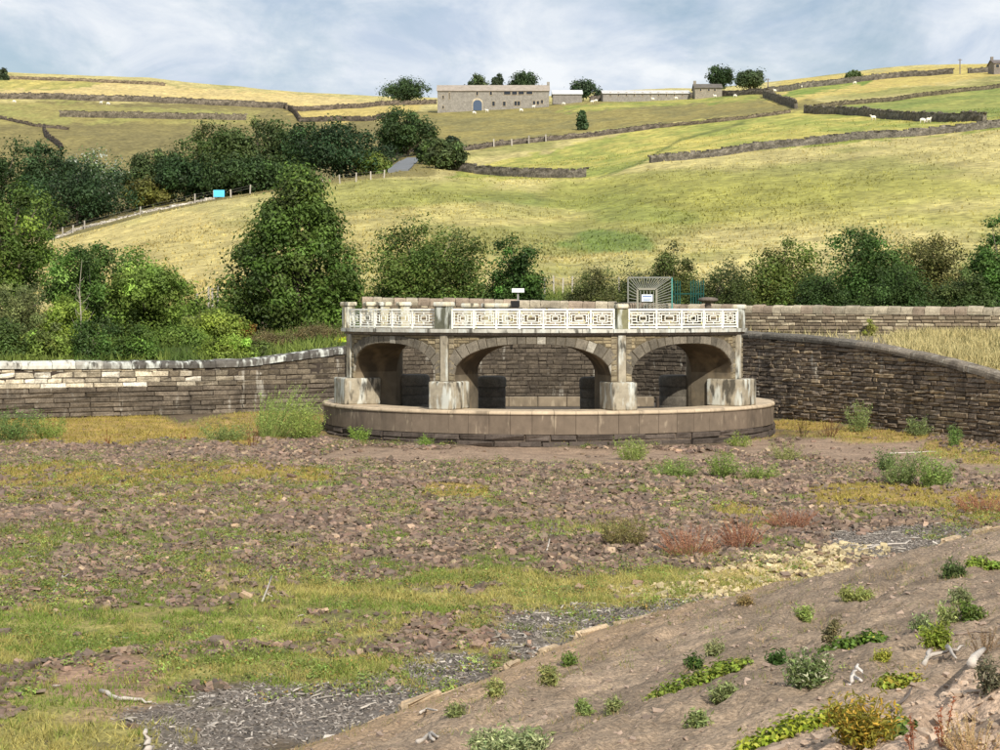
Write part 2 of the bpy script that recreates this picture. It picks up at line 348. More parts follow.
def inpoly(px, py, P):
    r = np.zeros(px.shape, bool); n = len(P)
    for a in range(n):
        (x0, y0), (x1, y1) = P[a], P[a - 1]
        c = ((y0 > py) != (y1 > py)) & (px < (x1 - x0) * (py - y0) / ((y1 - y0) if y1 != y0 else 1e-9) + x0); r ^= c
    return r
def hill_cols(px, d, z):
    x = (px - HX) / F * d; py = HY - F * (z - CZ) / d
    n = fbm(x * .025, d * .018, 91)[:, None]; n2 = fbm(x * .11, d * .07, 92)[:, None]; n3 = fbm(x * .5, d * .25, 93, 3)[:, None]
    straw = C_(194, 180, 118); green = C_(150, 146, 84); lush = C_(112, 134, 62); brown = C_(146, 130, 84)
    dx = px + (n2[:, 0] - .5) * 26; dy = py + (n3[:, 0] - .5) * 7
    g = sst(.40, .62, n + .45 * (n2 - .5))
    c = straw * (1 - g) + green * g                                                  # the big field
    def mix(c, m, col): m = np.clip(m, 0, 1)[:, None]; return c * (1 - m) + col * m
    c = mix(c, .75 * sst(480, 620, dx) * sst(235, 215, dy) * sst(165, 185, dy) * sst(.3, .6, n[:, 0] + .15), C_(164, 160, 78))
    c = mix(c, blob(px, py, [(600, 243, 62, 10, .8), (545, 205, 90, 14, .5), (640, 215, 80, 10, .35)], .6), lush)
    c = mix(c, blob(px, py, [(140, 255, 150, 45, .85), (330, 235, 90, 25, .6), (480, 215, 130, 12, .5)], .3), C_(200, 182, 118))
    c = mix(c, .8 * blob(px, py, [(390, 192, 130, 18, .9), (620, 196, 90, 14, .9)], .5), C_(146, 146, 72))
    far = d > 318
    def fill(P, A, B, soft=1.0):
        nonlocal c
        m = inpoly(dx, dy, P) & far; mm = m.astype(float) * soft
        gg = sst(.35, .65, .6 * n2 + .4 * n3); c = mix(c, mm, A * (1 - gg) + B * gg)
    fill([(430, 178), (600, 138), (760, 108), (1010, 90), (1010, 128), (650, 160), (590, 182)], C_(156, 162, 80), C_(184, 172, 92))      # sheep pasture right of the road
    fill([(440, 150), (390, 112), (600, 100), (800, 92), (830, 108), (600, 130), (470, 152)], C_(160, 146, 84), C_(128, 120, 74))        # rough brown pasture below the farm
    fill([(560, 106), (760, 93), (770, 100), (560, 112)], C_(138, 150, 70), C_(168, 160, 84))
    fill([(770, 104), (1010, 74), (1010, 60), (780, 80)], C_(204, 182, 108), C_(186, 170, 96))
    fill([(780, 92), (880, 76), (860, 84), (790, 98)], C_(128, 148, 66), C_(150, 156, 76))
    fill([(810, 108), (1010, 84), (1010, 118)], C_(134, 146, 74), C_(152, 152, 80))
    fill([(-300, 100), (290, 104), (420, 130), (430, 175), (0, 250), (-300, 260)], C_(146, 134, 82), C_(122, 112, 70))                      # brown moor, left
    fill([(-300, 104), (0, 102), (260, 112), (250, 124), (-300, 124)], C_(164, 152, 90), C_(146, 142, 80))
    fill([(-300, 60), (0, 76), (300, 94), (390, 104), (330, 110), (150, 98), (-300, 94)], C_(212, 190, 130), C_(200, 178, 116))           # bleached skyline fields
    fill([(-300, 76), (0, 79), (110, 83), (60, 90), (-300, 88)], C_(150, 152, 76), C_(184, 170, 92), .8)
    fill([(280, 112), (420, 104), (420, 112), (330, 124)], C_(206, 184, 110), C_(186, 166, 96))
    tr = np.abs(py - np.interp(px, [540, 600, 640, 680, 740, 800], [210, 178, 163, 140, 124, 110])); c = mix(c, .6 * sst(2.2, .6, tr) * ((px > 590) & (px < 745) & far), C_(84, 96, 48))
    near = sst(150, 118, d); c = mix(c, near, C_(84, 98, 48) * (.6 + .6 * n2) * 1.0)
    strip = (px > 742) & (d < np.interp(px, PP, PD)); c = mix(c, strip * .95, (C_(132, 120, 102) * (1 - sst(860, 950, px)[:, None]) + C_(178, 158, 112) * sst(860, 950, px)[:, None]) * (.8 + .4 * n3))
    return c * (.70 + .56 * n3) * (.82 + .36 * n2) * .90
cx = np.concatenate([np.linspace(-900, -60, 40), np.arange(-50, 1052, 4.0), np.linspace(1060, 1900, 40)])
tt = np.concatenate([np.linspace(0, 1, 14)[:-1], 1 + np.geomspace(1, 26, 430) - 1])
PX, T = np.meshgrid(cx, tt); w0 = wall_d(np.clip(PX, -200, 1300)) + .2
D = np.where(T <= 1, w0 + (102 - w0) * np.minimum(T, 1), 102 * T); D = np.maximum(D, w0)
Z = hill_z(PX, D); V = np.stack([(PX - HX) / F * D, D, Z], -1).reshape(-1, 3)
nr, nc = PX.shape; i, j = np.meshgrid(np.arange(nr - 1), np.arange(nc - 1), indexing='ij'); a = (i * nc + j).reshape(-1)
hill = obj('hillside_ground', V, [np.stack([a, a + 1, a + nc + 1, a + nc], 1)], hill_cols(PX.reshape(-1), D.reshape(-1), Z.reshape(-1)), M['hill'], None, True)
tag(hill, kind='structure')

# ------------------------------------------------------------------ masonry
def stone_mesh(P, u0, u1, z0, z1, out, gap=.012, jit=.012, inner=-.06, seed=None):
    """a squared stone on a surface P(u, z, out): proud front face with slightly pillowed edge"""
    r = random
    g = gap; b = min(.03, (u1 - u0) * .2, (z1 - z0) * .2)
    o = [out + r.uniform(-jit, jit) for _ in range(4)]
    q = [(u0 + g, z0 + g), (u1 - g, z0 + g), (u1 - g, z1 - g), (u0 + g, z1 - g)]
    sg = [(1, 1), (-1, 1), (-1, -1), (1, -1)]
    back = [P(a, c, inner) for a, c in q]
    mid = [P(a + r.uniform(-jit, jit) * .4, c + r.uniform(-jit, jit) * .4, o[k] - b * .7) for k, (a, c) in enumerate(q)]
    fr = [P(a + s * b, c + t * b, o[k]) for k, ((a, c), (s, t)) in enumerate(zip(q, sg))]
    fs = [[8, 9, 10, 11]]
    for k in range(4):
        n = (k + 1) % 4; fs += [[k, n, 4 + n, 4 + k], [4 + k, 4 + n, 8 + n, 8 + k]]
    return np.array(back + mid + fr), fs
def emit_stones(stones, mat, parent, limit=300, name='stone', rest='masonry'):
    """stones: list of (V, faces, colour). The largest in view become objects of their own, the rest one stuff part"""
    def size(s):
        px, py = proj(s[0][:, 0], s[0][:, 1], s[0][:, 2])
        v = (px.max() > 0) and (px.min() < 1000) and (py.max() > 0) and (py.min() < 750)
        return (px.max() - px.min()) * (py.max() - py.min()) * (1 if v else .001)
    stones = sorted(stones, key=size, reverse=True)
    for V, fs, c in stones[:limit]: obj(name, V, fs, c, mat, parent)
    if len(stones) > limit:
        A = Acc()
        for V, fs, c in stones[limit:]: A.add(V, fs, c)
        tag(A.build(rest, mat, parent), kind='stuff')

def path_from(pxs, dfun):
    pxs = np.asarray(pxs, float); d = dfun(pxs); XY = np.stack([(pxs - HX) / F * d, d], 1)
    s = np.concatenate([[0], np.cumsum(np.hypot(*np.diff(XY, axis=0).T))])
    def xy(u): return np.array([np.interp(u, s, XY[:, 0]), np.interp(u, s, XY[:, 1])])
    def nrm(u):
        t = xy(u + .4) - xy(u - .4); t /= np.linalg.norm(t); n = np.array([t[1], -t[0]]); return n      # towards the camera
    def P(u, z, out):
        p = xy(u) + nrm(u) * out; return (p[0], p[1], z)
    return P, (lambda u: float(np.interp(u, s, pxs))), s[-1], (lambda px: float(np.interp(px, pxs, s)))
def wall(name, label, pxs, dfun, topf, botf, course, length, colf, cope=None, cope_col=None, group=None, proud=.03, thick=.5, mat=None, ledge=None, cat='wall', cope_len=(1.0, 1.4), cope_h=.3, cope_out=.14, rough=.012):
    mat = mat or M['stone']
    P, pxu, Ltot, upx = path_from(pxs, dfun)
    um = Ltot / 2; base = P(um, botf(pxu(um)), 0)
    T = thing(name, label, cat, base, group)
    n = max(24, int(Ltot / .5)); us = np.linspace(0, Ltot, n); Vc = []; fs = []
    for u in us:
        px = pxu(u); t = topf(px) - (cope_h if cope else 0); b = botf(px) - .4
        Vc += [P(u, b, 0), P(u, t, 0), P(u, t, -thick), P(u, b, -thick)]
    for k in range(n - 1):
        a = k * 4
        fs += [[a, a + 4, a + 5, a + 1], [a + 1, a + 5, a + 6, a + 2], [a + 2, a + 6, a + 7, a + 3]]
    fs += [[0, 1, 2, 3], [(n - 1) * 4 + k for k in (3, 2, 1, 0)]]
    obj('core', np.array(Vc), fs, C_(66, 58, 50), M['mortar'], T)
    st = []; zmin = min(botf(pxu(u)) for u in us) - .1; zmax = max(topf(pxu(u)) for u in us); z = zmin
    while z < zmax:
        h = random.uniform(*course(z)); u = -random.uniform(0, .3)
        while u < Ltot:
            l = random.uniform(*length(z)) * random.choice((1, 1, 1.3)); a = max(u, 0); b = min(u + l, Ltot); u += l
            if b - a < .08: continue
            px = pxu((a + b) / 2); t = topf(px) - (cope_h if cope else 0); bb = botf(px)
            if z + h < bb or z > t - .03: continue
            z1 = min(z + h, t)
            if z1 - z < .05: continue
            o = proud * random.uniform(.5, 1.5) + (ledge[1] if ledge and z < ledge[0] else 0)
            Vs, f = stone_mesh(P, a, b, z, z1, o, gap=.012, jit=rough)
            st.append((Vs, f, colf(px, (z + z1) / 2, bb, t) * random.uniform(.72, 1.28)))
        z += h
    emit_stones(st, mat, T)
    if cope:
        u = 0; k = 0; cs = []
        while u < Ltot - .05:
            l = min(random.uniform(*cope_len), Ltot - u); a, b = u + .008, u + l - .008; u += l
            dz = random.uniform(-.015, .015); rs = random.uniform(.93, 1.06)
            prof = []
            for m in range(9):
                w = math.pi * m / 8
                prof.append((cope_out - (thick + 2 * cope_out) * (1 - math.cos(w)) / 2, (cope_h * .42 + cope_h * .58 * math.sin(w) ** .7) * rs))
            prof = [(cope_out * .9, .0)] + prof + [(-thick - cope_out * .9, .0)]
            VV = []; 
            for e, q in ((a, -1), (a + .03, 0), (b - .03, 0), (b, -1)):
                tz = topf(pxu(e)) - cope_h + dz
                for (o, hz) in prof:
                    VV.append(P(e, tz + hz * (1 if q == 0 else .93), o * (1 if q == 0 else .97)))
            m = len(prof); ff = []
            for s_ in range(3):
                for p in range(m): ff.append([s_ * m + p, s_ * m + (p + 1) % m, (s_ + 1) * m + (p + 1) % m, (s_ + 1) * m + p])
            ff.append(list(range(m))[::-1]); ff.append([3 * m + p for p in range(m)])
            VV = np.array(VV) + rng.normal(0, .008, (len(VV), 3))
            cs.append((VV, ff, cope_col(pxu((a + b) / 2)) * random.uniform(.8, 1.2)))
        emit_stones(cs, M['limestone'] if cope == 'lime' else mat, T, 300, 'coping_stone', 'coping')
    return T
def lw_col(px, z, b, t):
    if z < 1.58: return C_(100, 90, 77) * random.uniform(.82, 1.15)
    w = sst(230, 90, px + random.uniform(-60, 60)); 
    pale = C_(190, 178, 154) if random.random() < .75 else C_(220, 212, 194)
    return C_(102, 92, 77) * (1 - w) + pale * w
wall('retaining_wall', 'curving left basin wall, bleached stone above dark lower courses, rounded coping', np.arange(-200, 347, 5), wall_d, wall_top,
     lambda px: float(floor_z((px - HX) / F * wall_d(px), wall_d(px))) - .05,
     lambda z: (.19, .24) if z < 1.58 else (.22, .30), lambda z: (.8, 1.5) if z < 1.58 else (.4, .85), lw_col, 'lime',
     lambda px: C_(190, 186, 174) * sst(150, 60, px) + C_(92, 88, 82) * (1 - sst(150, 60, px)), cope_h=.36, rough=.045, ledge=(1.58, .07), mat=M['wallstone'])
wall('retaining_wall', 'curving right basin wall of dark coursed gritstone, its dark coping sloping down', np.arange(735, 1301, 5), wall_d, wall_top,
     lambda px: float(floor_z((px - HX) / F * wall_d(px), wall_d(px))) - .05,
     lambda z: (.14, .22), lambda z: (.3, .75), lambda px, z, b, t: C_(122, 108, 92) + (C_(168, 148, 118) - C_(122, 108, 92)) * max(0, random.random() - .7) * 3, 'plain',
     lambda px: C_(104, 98, 88) if px < 860 else C_(124, 114, 100), rough=.05, proud=.055, mat=M['wallstone'])
wall('chamber_back_wall', 'dark stone wall seen through the arches behind the overflow', np.arange(346, 734, 5), wall_d, lambda px: wall_top(px),
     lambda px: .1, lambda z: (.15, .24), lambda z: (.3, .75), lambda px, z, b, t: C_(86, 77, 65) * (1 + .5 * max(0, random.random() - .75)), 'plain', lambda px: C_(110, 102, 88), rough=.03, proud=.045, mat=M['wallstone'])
def par_base(px): return float(hill_z(px, par_d(px) + .5)) - .15
wall('parapet_wall', 'long pale parapet wall with rounded coping stones behind the bridge and right bank', np.arange(362, 1301, 6), par_d,
     lambda px: zpy(np.interp(px, PP, PT), par_d(px)), par_base, lambda z: (.13, .22), lambda z: (.25, .7),
     lambda px, z, b, t: (C_(130, 116, 96) if random.random() < .75 else C_(178, 164, 138)), 'plain',
     lambda px: (C_(160, 149, 128) if random.random() < .6 else C_(146, 130, 112)), cope_len=(.4, .75), cope_h=.38, cope_out=.05, thick=.42, proud=.035, rough=.02)

# ------------------------------------------------------------------ overflow: the drum
BX, BY = 2.0, 83.2
def pol(th, r, z): return (BX + r * math.sin(th), BY - r * math.cos(th), z)
RAD = math.radians
RIM = 1.32; RD = 9.3
drum = thing('overflow_drum', 'low curved stone drum with a tan ashlar rim on two dark rough courses', 'overflow', (BX, BY, 0))
core = Acc()
ths = np.linspace(RAD(-125), RAD(125), 90); VV = []; ff = []
for t in ths: VV += [pol(t, RD - .07, -.4), pol(t, RD - .07, RIM - .02), pol(t, 7.75, RIM - .02), pol(t, 7.75, .2)]
for k in range(len(ths) - 1):
    a = k * 4; ff += [[a, a + 4, a + 5, a + 1], [a + 1, a + 5, a + 6, a + 2], [a + 2, a + 6, a + 7, a + 3]]
core.add(VV, ff, C_(110, 96, 82)); core.build('core', M['mortar'], drum)
n = 50; step = RAD(250) / n
for k in range(n):                              # ashlar rim blocks with a rounded upper lip
    t0 = RAD(-125) + k * step + .0007; t1 = t0 + step - .0014; sec = []
    prof = [(-.1, .47), (0, .47), (.0, 1.16), (.035, 1.19), (.05, 1.24), (.035, 1.30), (-.02, RIM + .012), (-1.5, RIM + .012), (-1.5, 1.0)]
    VV = []; m = len(prof)
    for q in range(4):
        t = t0 + (t1 - t0) * q / 3
        for o, z in prof: VV.append(pol(t, RD + o, z))
    ff = []
    for q in range(3):
        for p in range(m): ff.append([q * m + p, (q + 1) * m + p, (q + 1) * m + (p + 1) % m, q * m + (p + 1) % m])
    ff += [list(range(m)), [3 * m + p for p in range(m)][::-1]]
    c = C_(116, 102, 87) * random.uniform(.86, 1.12)
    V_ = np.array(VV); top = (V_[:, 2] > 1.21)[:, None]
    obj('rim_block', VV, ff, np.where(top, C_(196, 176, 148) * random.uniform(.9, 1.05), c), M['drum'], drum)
st = []
for (z0, z1, o) in ((.23, .475, .06), (-.02, .225, .12), (-.3, -.025, .15)):
    t = RAD(-125)
    while t < RAD(125):
        l = random.uniform(.7, 1.5) / RD; Vs, f = stone_mesh(lambda u, z, w: pol(u / RD, RD - .05 + w, z), t * RD, (t + l) * RD, z0, z1, o + random.uniform(-.03, .05), gap=.02, jit=.06)
        st.append((Vs, f, C_(88, 78, 70) * random.uniform(.65, 1.25))); t += l
emit_stones(st, M['stone'], drum, 300, 'base_stone')
A = Acc(); A.add([pol(t, 7.9, .93) for t in np.linspace(0, 2 * math.pi, 60, endpoint=False)], [list(range(60))], C_(78, 70, 60)); A.build('chamber_floor', M['mortar'], drum)
for k in range(9):                              # inner sill across the chamber
    x0 = -4.6 + k * 1.25
    V_, f_ = bevel_box((1.235, .5, .42), .03); obj('sill_block', V_ + np.array([x0 + .6, 86.2, 1.13]), f_, C_(132, 118, 98) * random.uniform(.88, 1.1), M['drum'], drum)

# ------------------------------------------------------------------ overflow: the arched bridge
RF, RI = 8.7, 6.9; ZD = 4.12
PIER = [RAD(-66), RAD(-28), RAD(17), RAD(57)]; HWP = .40; ZS = 2.62; ZC = 3.80
TL, TR = RAD(-69.5), RAD(60.3)
bridge = thing('arched_bridge', 'three-arched weathered stone bridge curving over the overflow drum', 'bridge', (BX, BY - RF, RIM))
def zi(t): return ZS + (ZC - ZS) * (max(0, 1 - abs(t) ** 2.5)) ** (1 / 2.0)
tts = [math.copysign(1 - (1 - abs(q)) ** 1.6, q) for q in np.linspace(-1, 1, 33)]
for b in range(3):
    a0, a1 = PIER[b], PIER[b + 1]; tc_ = (a0 + a1) / 2; hb = (a1 - a0) / 2
    po, pi_ = hb - HWP / RF, hb - HWP / RI
    VV = []; ff = []
    for t in tts:
        z = zi(t); VV += [pol(tc_ + po * t, RF, z), pol(tc_ + po * t, RF, ZD), pol(tc_ + pi_ * t, RI, z), pol(tc_ + pi_ * t, RI, ZD)]
    for k in range(len(tts) - 1):
        a = k * 4; ff += [[a, a + 4, a + 5, a + 1], [a + 2, a + 3, a + 7, a + 6]]
    obj('spandrel_wall', VV, ff, C_(96, 86, 68), M['mortar'], bridge)
    VV = []; ff = []
    rs = np.linspace(0, 1, 8); cur = [(-1, .9)] + [(t, zi(t)) for t in tts] + [(1, .9)]
    for (t, z) in cur:
        for r in rs:
            R = RF + (RI - RF) * r; ph = hb - HWP / R; VV.append(pol(tc_ + ph * t, R, z))
    m = len(rs)
    for k in range(len(cur) - 1):
        for q in range(m - 1): ff.append([k * m + q, k * m + q + 1, (k + 1) * m + q + 1, (k + 1) * m + q])
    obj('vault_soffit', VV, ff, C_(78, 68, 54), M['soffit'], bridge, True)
    # ring stones
    Pf = lambda u, z, o: pol(u / RF, RF + o, z)
    us = np.array([RF * (tc_ + po * t) for t in np.linspace(-1, 1, 400)]); zz = np.array([zi(t) for t in np.linspace(-1, 1, 400)])
    s = np.concatenate([[0], np.cumsum(np.hypot(np.diff(us), np.diff(zz)))]); nv = 19; L_ = s[-1]
    tu = np.gradient(us, s); tz = np.gradient(zz, s); ring = []
    cuts = [L_ * (k + (random.uniform(-.12, .12) if 0 < k < nv else 0)) / nv for k in range(nv + 1)]
    ext = []
    for k in range(nv):
        th_ = .27 + .36 * (abs(k + .5 - nv / 2) / (nv / 2)) ** 2 * random.uniform(.75, 1.15); quad = []
        for (e, w) in ((cuts[k] + .012, 0), (cuts[k + 1] - .012, 0), (cuts[k + 1] - .012, th_), (cuts[k] + .012, th_)):
            u = np.interp(e, s, us); z = np.interp(e, s, zz); nu, nz = -np.interp(e, s, tz), np.interp(e, s, tu); l = math.hypot(nu, nz)
            uu = u + nu / l * w; zq = z + nz / l * w
            uu = np.clip(uu, RF * a0 + .19, RF * a1 - .19)
            quad.append((uu, min(zq, ZD - .02)))
        o = random.uniform(.025, .055); VVs = [Pf(u, z, -.05) for u, z in quad] + [Pf(u, z, o - .015) for u, z in quad]
        cu = sum(q[0] for q in quad) / 4; cz = sum(q[1] for q in quad) / 4
        VVs += [Pf(u + (cu - u) * .1, z + (cz - z) * .1, o) for u, z in quad]
        fs = [[8, 9, 10, 11]]
        for p in range(4): q = (p + 1) % 4; fs += [[p, q, 4 + q, 4 + p], [4 + p, 4 + q, 8 + q, 8 + p]]
        obj('voussoir', VVs, fs, C_(118, 110, 96) * random.uniform(.62, 1.2) if random.random() < .9 else C_(156, 150, 136), M['stone'], bridge)
        ext.append((quad[3], quad[2]))
    exu = np.array([p[0] for q in ext for p in q]); exz = np.array([p[1] for q in ext for p in q]); o_ = np.argsort(exu); exu = exu[o_]; exz = exz[o_]
    st = []; z = ZS - .1
    while z < ZD - .06:
        h = random.uniform(.10, .15); z1 = min(z + h, ZD - .01); u = RF * a0 + .2
        while u < RF * a1 - .2:
            l = random.uniform(.3, .7); u1 = min(u + l, RF * a1 - .2)
            ua, ub = u, u1
            # trim the stone where the ring crosses it
            xs = np.linspace(ua, ub, 9); okm = np.interp(xs, exu, exz) < z + .03
            if okm.any():
                ok = xs[okm]; ua, ub = ok.min(), ok.max()
                if ub - ua > .1: st.append((*stone_mesh(Pf, ua, ub, z, z1, random.uniform(.012, .03), gap=.008, jit=.008), C_(142, 128, 100) * random.uniform(.62, 1.2)))
            u = u1
        z = z1
    emit_stones(st, M['stone'], bridge, 120, 'spandrel_stone', 'spandrel_masonry')
def frame(th, r, z): 
    T_ = np.array([math.cos(th), math.sin(th), 0]); O_ = np.array([math.sin(th), -math.cos(th), 0]); c = np.array(pol(th, r, z))
    return lambda V: c + V[:, :1] * T_ + V[:, 1:2] * O_ + V[:, 2:3] * np.array([0, 0, 1.])
for k, th in enumerate(PIER):
    end = k in (0, 3); sg = -1 if k == 0 else 1
    hw = HWP; A = Acc()
    # shaft with a rounded inner end
    plan = [(-hw, RF + .02), (hw, RF + .02)] + [(hw * math.cos(w), RI - hw * math.sin(w)) for w in np.linspace(0, math.pi, 9)]
    lo = [frame(th, 0, 0)(np.array([[x, r, .9]]))[0] for x, r in plan]; hi = [frame(th, 0, 0)(np.array([[x, r, ZD]]))[0] for x, r in plan]; m = len(plan)
    A.add(np.array(lo + hi), [[p, (p + 1) % m, m + (p + 1) % m, m + p] for p in range(m)] + [[m + p for p in range(m)]], C_(104, 94, 78)); A.build('pier_shaft', M['soffit'], bridge)
    # round inner column in courses, with a rounded cap
    rp, rc = ((6.05, .66), (4.95, .54), (5.65, .54), (6.0, .66))[k]; cc_ = np.array(pol(th, rp, 0)); m = 20
    for q, (z0, z1) in enumerate(((.9, 1.28), (1.29, 1.66), (1.67, 2.04), (2.05, 2.48))):
        pr = [(rc, z0), (rc + .008, (z0 + z1) / 2), (rc, z1)] if q < 3 else [(rc + .03, z0), (rc + .03, z1 - .12), (rc - .02, z1 - .03), (rc - .12, z1)]
        V_ = np.array([[cc_[0] + r_ * math.cos(2 * math.pi * p / m), cc_[1] + r_ * math.sin(2 * math.pi * p / m), z_] for r_, z_ in pr for p in range(m)])
        f_ = [[a * m + p, a * m + (p + 1) % m, (a + 1) * m + (p + 1) % m, (a + 1) * m + p] for a in range(len(pr) - 1) for p in range(m)] + [[(len(pr) - 1) * m + p for p in range(m)]]
        obj('column_course', V_, f_, C_(92, 86, 76) * random.uniform(.85, 1.12), M['stone'], bridge, True)
    # front plinth block, pilaster, capital
    W_ = .98 if not end else 1.45
    V_, f_ = bevel_box((W_, 1.5, 1.06), .07, 3, .006); obj('plinth_block', frame(th + (sg * .022 if end else 0), RF - .33, RIM + .53)(V_), f_, C_(160, 150, 130), M['limestone'], bridge, True)
    V_, f_ = bevel_box((.30 if not end else .36, .24, ZD - 2.38), .02); obj('pilaster', frame(th, RF - .01, (ZD + 2.38) / 2)(V_), f_, C_(160, 150, 130), M['limestone'], bridge)
    st = []
    for z in np.arange(2.4, ZD - .1, .2):       # pier face stones either side of the pilaster
        for s_ in (-1, 1):
            u0 = RF * th + s_ * .17; u1 = RF * th + s_ * (HWP + .02)
            if (k == 0 and s_ < 0) or (k == 3 and s_ > 0): u1 = RF * th + s_ * .5
            st.append((*stone_mesh(lambda u, z_, o: pol(u / RF, RF + o, z_), min(u0, u1), max(u0, u1), z, min(z + .2, ZD - .02), .045, jit=.01), C_(136, 124, 100) * random.uniform(.7, 1.15)))
    emit_stones(st, M['stone'], bridge, 300, 'pier_stone')
# deck, cornice
def ring(r0, r1, z0, z1, t0, t1, n=70):
    VV = []; ff = []
    for t in np.linspace(t0, t1, n): VV += [pol(t, r1, z0), pol(t, r1, z1), pol(t, r0, z1), pol(t, r0, z0)]
    for k in range(n - 1):
        for p in range(4): ff.append([k * 4 + p, (k + 1) * 4 + p, (k + 1) * 4 + (p + 1) % 4, k * 4 + (p + 1) % 4])
    ff += [[0, 1, 2, 3], [(n - 1) * 4 + k for k in (3, 2, 1, 0)]]
    return VV, ff
V_, f_ = ring(RI - .75, RF + .10, ZD + .003, ZD + .10, TL, TR); obj('deck', V_, f_, C_(120, 110, 98), M['stone'], bridge)
nsl = 17
for k in range(nsl):                            # cornice slabs
    a = TL + (TR - TL) * k / nsl + .001; b = TL + (TR - TL) * (k + 1) / nsl - .001
    V_, f_ = ring(RF - .5, RF + .24, ZD + .105, ZD + .245, a, b, 6); obj('cornice_slab', V_, f_, C_(188, 184, 170) * random.uniform(.85, 1.1), M['limestone'], bridge)
ZB = ZD + .245; ZT = 5.12
# stone posts
def post(th, r, w, h, cw=None, c=(176, 166, 136)):
    T = thing('rail_post', POSTL.pop(0), 'post', pol(th, r, ZB), 'stone posts of the bridge railing')
    V_, f_ = bevel_box((w, w, h), .02, 2, .003); obj('shaft', frame(th, r, ZB + h / 2)(V_), f_, C_(*c), M['limestone'], T)
    cw = cw or w + .14; V_, f_ = bevel_box((cw, w + .14, .17), .05, 3); obj('cap', frame(th, r, ZB + h + .088)(V_), f_, C_(206, 196, 168), M['limestone'], T, True)
POSTL = ['stone post with pale cap at the far left end of the white railing', 'broad green-stained stone post between left and middle railing spans', 'stone post between middle and right railing spans', 'stone post ending the white railing at right',
         'pale post cap just behind the left railing end, leftmost of three', 'pale post cap behind the left railing span, middle of three', 'pale post cap behind the left railing span, rightmost of three',
         'low stone post behind the railing just right of the broad post', 'low stone post behind the middle railing, left one of a pair', 'low stone post behind the middle railing, right one of a pair']
post(PIER[0] - RAD(2.2), RF - .02, .42, .86, .56); post(PIER[1] - RAD(.3), RF - .03, .54, .84, .62, (96, 96, 80)); post(PIER[2], RF - .03, .40, .76, .42, (126, 122, 92)); post(PIER[3] + RAD(2.0), RF - .03, .34, .74, .34, (120, 114, 96))
for r in (7.75, 7.2, 6.35): post(RAD(-68), r, .38, .86, .52)
for t in (-32, -23.5, -18.5): post(RAD(t), 6.0, .36, .80, .56)
# iron railing: top and bottom rails, uprights and square lattice panels
rail = thing('iron_railing', 'ornate white painted iron railing with nested square panels along the bridge', 'railing', pol(RAD(-5), RF, ZB))
def railbar(name, t0, t1, z, w, h):
    V_, f_ = ring(RF - w / 2, RF + w / 2, z - h / 2, z + h / 2, t0, t1, 24); obj(name, V_, f_, C_(240, 238, 226), M['rail'], rail)
spans = [(PIER[0] - RAD(.4), PIER[1] - RAD(2.7), 5), (PIER[1] + RAD(2.1), PIER[2] - RAD(2.0), 7), (PIER[2] + RAD(2.0), PIER[3] + RAD(.2), 5)]
for (t0, t1, npan) in spans:
    railbar('top_rail', t0, t1, ZT - .03, .09, .075); railbar('bottom_rail', t0, t1, ZB + .07, .07, .06); railbar('lower_rail', t0, t1, ZB + .17, .04, .035)
    railbar('upper_rail', t0, t1, ZT - .13, .04, .035)
    dt = (t1 - t0) / npan
    for k in range(npan + 1):
        th = t0 + dt * k; V_, f_ = bevel_box((.075, .07, ZT - ZB), .012, 1); obj('upright', frame(th, RF, (ZT + ZB) / 2)(V_), f_, C_(240, 238, 226), M['rail'], rail)
    for k in range(npan):
        a = t0 + dt * k; b = a + dt; A = Acc(); w = (b - a) * RF; zc = (ZB + .17 + ZT - .13) / 2; hh = (ZT - .13 - ZB - .17) / 2
        def seg(x0, z0, x1, z1, th_=.03):
            p = pol(a + (x0 + w / 2) / RF, RF, zc + z0); q = pol(a + (x1 + w / 2) / RF, RF, zc + z1); V_, f_ = bar(p, q, .03, th_); A.add(V_, f_, C_(240, 238, 226))
        sq = .62 if (k % 2) else .45
        for (fx, fz) in ((sq, .62), (sq * .55, .36)):
            X_, Z_ = w / 2 * fx, hh * fz
            for s_ in ((-X_, -Z_, X_, -Z_), (X_, -Z_, X_, Z_), (X_, Z_, -X_, Z_), (-X_, Z_, -X_, -Z_)): seg(*s_)
        seg(-w / 2, 0, -w / 2 * sq, 0); seg(w / 2 * sq, 0, w / 2, 0); seg(0, hh * .62, 0, hh); seg(0, -hh, 0, -hh * .62)
        seg(-w / 2 * .8, -hh, -w / 2 * .8, hh); seg(w / 2 * .8, -hh, w / 2 * .8, hh)
        seg(-w / 2 * .8, hh * .5, -w / 2 * sq, hh * .5); seg(w / 2 * .8, hh * .5, w / 2 * sq, hh * .5); seg(-w / 2 * .8, -hh * .5, -w / 2 * sq, -hh * .5); seg(w / 2 * .8, -hh * .5, w / 2 * sq, -hh * .5)
        A.build('lattice_panel', M['rail'], rail)
